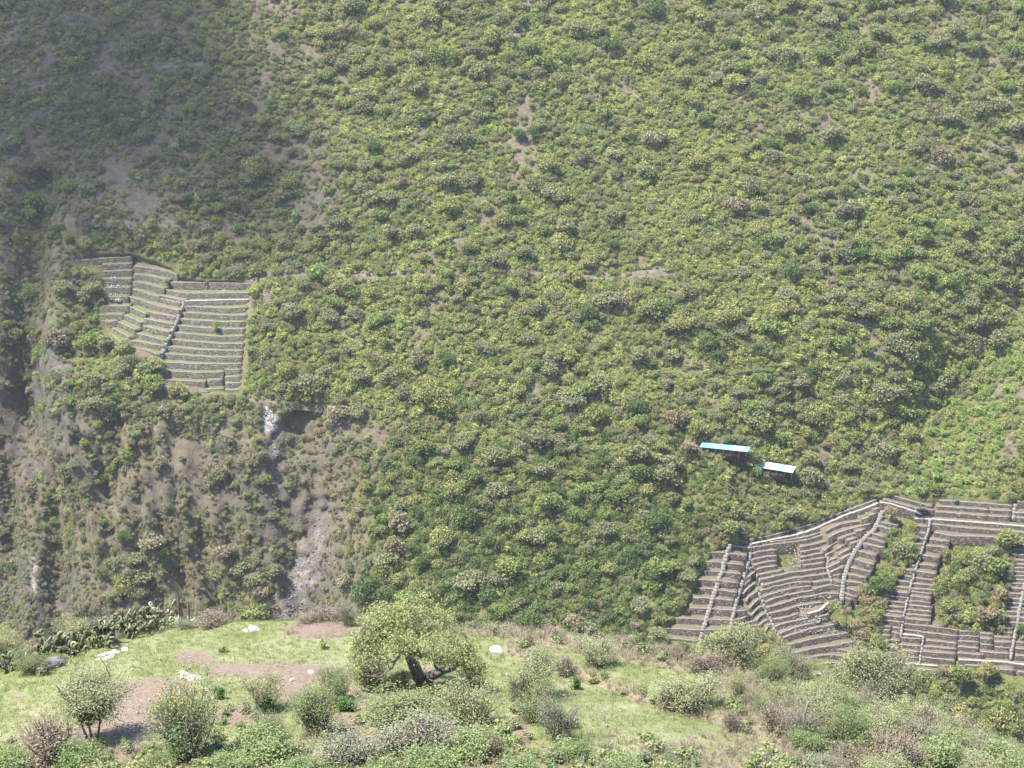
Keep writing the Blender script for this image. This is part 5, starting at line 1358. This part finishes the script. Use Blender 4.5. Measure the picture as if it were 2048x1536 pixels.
# loose pebbles: uncountable
pb = MB()
for j in range(700):
    if j < 420: cx, cy = rk.uniform(150, 760), rk.uniform(1330, 1530)
    else: cx, cy = rk.uniform(0, 1500), rk.uniform(1290, 1530)
    pb_px = (cx, cy); s = rk.uniform(0.02, 0.075)
    d = rays([pb_px])[0]; t = 60.0
    for _ in range(9):
        P_ = d * t; t += (P_[2] - float(ground_z(P_[0], P_[1]))) * 1.3
    P_ = d * t
    pb.addv(box_v(P_ + [0, 0, s * .15], s, s * rk.uniform(.7, 1.2), s * .6, *np.linalg.qr(rk.normal(size=(3, 3)))[0]), BOXQ)
add('pebbles', pb.mesh('pebbles', [M['rock']]), kind='stuff', label='loose pale pebbles on the bare soil of the ridge', category='pebbles')
# white bare stem in the thicket
p = near_pt([(1605, 1480)])[0]
mb = MB(); tube(mb, [(0, 0, -0.1), (0.05, 0, 0.6), (0.02, 0, 1.1), (0.12, 0, 1.5), (0.3, 0, 1.75)], [.07, .06, .05, .035, .015], 6)
tube(mb, [(0.02, 0, 1.1), (-0.1, 0, 1.4), (-0.28, 0, 1.6)], [.04, .03, .012], 5)
add('bare_trunk', mb.mesh('bare_trunk', [M['grey_twig']], True), None, p, label='white bare forked stem standing in the right thicket', category='trunk')

# ---- grass: short tufts, dry tufts, herb layer
def tuft_mesh(nm, r, n, h, spread, width, mat):
    a = r.uniform(0, 6.28, n); b = r.uniform(0, 1, n) * spread
    B0 = np.stack([b * np.cos(a), b * np.sin(a), 0 * a], 1)
    hh = h * r.uniform(0.6, 1.2, n); ln = r.normal(0, 0.45, (n, 2))
    T = B0 + np.stack([ln[:, 0] * hh, ln[:, 1] * hh, hh], 1)
    w = np.stack([-np.sin(a), np.cos(a), 0 * a], 1) * width
    Vv = np.stack([B0 - w, B0 + w, T], 1).reshape(-1, 3)
    return mesh_np(nm, Vv, [np.arange(3 * n).reshape(n, 3)], [mat])
gsrc = bpy.data.collections.new('grass_shapes'); GO = []
LG = [leaf_mat('blade_green', (0.105, 0.138, 0.038), (0.160, 0.184, 0.070), .4, .3), leaf_mat('blade_light', (0.165, 0.178, 0.078), (0.215, 0.212, 0.115), .4, .3), leaf_mat('blade_dry', (0.165, 0.132, 0.093), (0.245, 0.205, 0.155), .4, .2)]
for k in range(2): GO.append(tuft_mesh('g%d' % k, nr, 14, 0.075, 0.13, 0.007, LG[0]))
for k in range(2): GO.append(tuft_mesh('g%d' % (k + 2), nr, 14, 0.07, 0.13, 0.007, LG[1]))
for k in range(2): GO.append(tuft_mesh('g%d' % (k + 4), nr, 26, 0.30, 0.10, 0.006, LG[2]))
for k, m_ in enumerate(GO): gsrc.objects.link(bpy.data.objects.new('grass_%d' % k, m_))
def scatter_near(n, seed):
    r = np.random.default_rng(seed); x = r.uniform(-34, 34, n * 2); y = r.uniform(48, 84, n * 2)
    ye = np.interp(x, EP[o_, 0], EP[o_, 1]); m = y < ye + 1.5
    x, y = x[m][:n], y[m][:n]
    P = np.stack([x, y, ground_z(x, y)], 1); return P, project(P), r
def att_at(P, A):
    A = A.reshape(FX.shape); i = np.clip(((P[:, 0] - fx[0]) / .22).astype(int), 0, len(fx) - 1); j = np.clip(((P[:, 1] - fy[0]) / .22).astype(int), 0, len(fy) - 1)
    return A[j, i]
P, px, r = scatter_near(60000, 71)
so_ = att_at(P, np.clip(soil, 0, 1)); dr_ = att_at(P, np.clip(dryg, 0, 1))
f = fbm(P[:, 0] / 2.2, P[:, 1] / 2.2, 41, 3)
keep = r.uniform(0, 1, len(P)) < 1.0 - 1.1 * so_ - 0.5 * dr_ + 0.25 * f
P, f = P[keep], f[keep]; n = len(P)
idx = np.where(r.uniform(0, 1, n) < 0.5 + 0.9 * f, r.integers(0, 2, n), r.integers(2, 4, n))
sc = r.uniform(0.7, 1.5, n); scatter('grass', P, idx, np.stack([0 * sc, 0 * sc, r.uniform(0, 6.28, n)], 1), np.stack([sc, sc, sc], 1), gsrc, kind='stuff', label='short bright green grass on the ridge', category='grass')
P, px, r = scatter_near(44000, 72)
dr_ = att_at(P, np.clip(dryg, 0, 1)); f = fbm(P[:, 0] / 1.6, P[:, 1] / 1.6, 42, 3)
keep = r.uniform(0, 1, len(P)) < (dr_ - 0.12) * 0.8 + 0.12 * (f > 0.3)
keep &= ~((px[:, 0] < 520) & (px[:, 1] < 1420) & (dr_ < 0.3))
P = P[keep]; n = len(P); sc = r.uniform(0.5, 1.35, n)
scatter('dry_grass', P, r.integers(4, 6, n), np.stack([0 * sc, 0 * sc, r.uniform(0, 6.28, n)], 1), np.stack([sc, sc, sc], 1), gsrc, kind='stuff', label='pinkish dry grass on the banks and right slope', category='grass')
# herb layer
hsrc = bpy.data.collections.new('herb_shapes')
for k in range(3):
    hsrc.objects.link(bpy.data.objects.new('herb_%d' % k, shrub_meshes('herb', nr, 1.0, 0.7, 12, 320, 0.11, 0.10, [LN['weed'], LN['pale'], LN['grey']][k], M['twig'], lumps=4, twigs=1)[1]))
P, px, r = scatter_near(13000, 73)
dr_ = att_at(P, np.clip(dryg, 0, 1)); f = fbm(P[:, 0] / 2.0, P[:, 1] / 2.0, 43, 3)
x, y = px[:, 0], px[:, 1]
low = sstep(1400, 1500, y) * sstep(400, 520, x) * (1 - sstep(1120, 1180, x)) + sstep(1480, 1530, y) * (x < 1400) + sstep(1500, 1640, x) * sstep(1350, 1400, y)
keep = r.uniform(0, 1, len(P)) < 0.004 + np.clip(low, 0, 1) * (0.26 + 0.8 * f) + 0.10 * (dr_ > .5)
P = P[keep]; n = len(P); sc = r.uniform(0.25, 0.65, n)
scatter('herbs', P, r.integers(0, 3, n), np.stack([0 * sc, 0 * sc, r.uniform(0, 6.28, n)], 1), np.stack([sc, sc, sc], 1), hsrc, kind='stuff', label='mixed low herbs between the near bushes', category='herbs')

# ------------------------------------------------------------------ cloud outside the frame, shading the upper left slope; and the hazy air
def cloud(target_px, dist, lumps, lab):
    import bmesh
    tgt = hill_pt([target_px])[0]; c = tgt + SUN * dist
    ex = np.array([1.0, 0, 0]); ex = ex - SUN * (ex @ SUN); ex /= np.linalg.norm(ex); ey = np.cross(SUN, ex)
    bm = bmesh.new()
    for (a, b, dep, rad) in lumps:
        g = bmesh.ops.create_icosphere(bm, subdivisions=4, radius=rad)
        o = ex * a + ey * b + SUN * dep
        for v in g['verts']:
            nn = fbm(np.array([v.co.x * 0.06 + a]), np.array([v.co.y * 0.06 + v.co.z * 0.05]), 15, 4)[0]
            v.co = v.co * (1 + 0.45 * nn) + Vector(o)
    me = bpy.data.meshes.new('cloud'); bm.to_mesh(me); bm.free(); me.materials.append(M['cloud'])
    for p_ in me.polygons: p_.use_smooth = True
    add('cloud', me, None, c, kind='stuff', label=lab, category='cloud')
cloud((60, 180), 2600, [(0, 0, 0, 36), (-28, 18, 5, 38), (-22, -22, 4, 36), (-55, -5, 0, 38), (12, 38, 0, 34), (28, 14, 0, 30), (26, -10, 2, 30), (40, -22, 0, 24), (54, -32, 0, 17), (30, 36, 0, 28), (-34, -52, 0, 22), (4, -24, 0, 26), (-60, 40, 0, 34), (38, 0, 0, 22)], 'cumulus cloud shading the upper left of the slope')

hv = box_v((0, 290, -132), 640, 680, 290)
hz, hnt, hout = new_mat('haze_air')
pv = N(hnt, 'ShaderNodeVolumePrincipled'); pv.inputs['Color'].default_value = (0.93, 0.94, 1.0, 1); pv.inputs['Density'].default_value = 0.00008
pv.inputs['Anisotropy'].default_value = 0.2
hnt.links.new(pv.outputs[0], hout.inputs['Volume'])
add('haze', mesh_np('haze', hv, [BOXQ], [hz]), kind='stuff', label='thin bluish haze filling the valley air', category='haze')

# ------------------------------------------------------------------ look-alikes: say which one, counted from the left
same = {}
for o in COL.objects:
    if o.parent is None and 'category' in o and o.get('kind') is None: same.setdefault(o['label'], []).append(o)
ORD = ['leftmost', 'second', 'third', 'fourth', 'fifth', 'sixth', 'seventh', 'eighth', 'ninth', 'tenth', 'eleventh', 'twelfth', 'thirteenth', 'fourteenth', 'fifteenth', 'sixteenth', 'seventeenth', 'eighteenth', 'nineteenth', 'twentieth']
for lab, obs in same.items():
    if len(obs) < 2: continue
    obs.sort(key=lambda o: project(np.array([o.location]))[0, 0])
    for k, o in enumerate(obs):
        if len(obs) == 2: o['label'] = lab + (', the left one', ', the right one')[k]
        elif k == len(obs) - 1: o['label'] = lab + ', rightmost one'
        elif k == 0: o['label'] = lab + ', leftmost one'
        else: o['label'] = lab + ', ' + (ORD[k] if k < 20 else 'number %d' % (k + 1)) + ' from left'
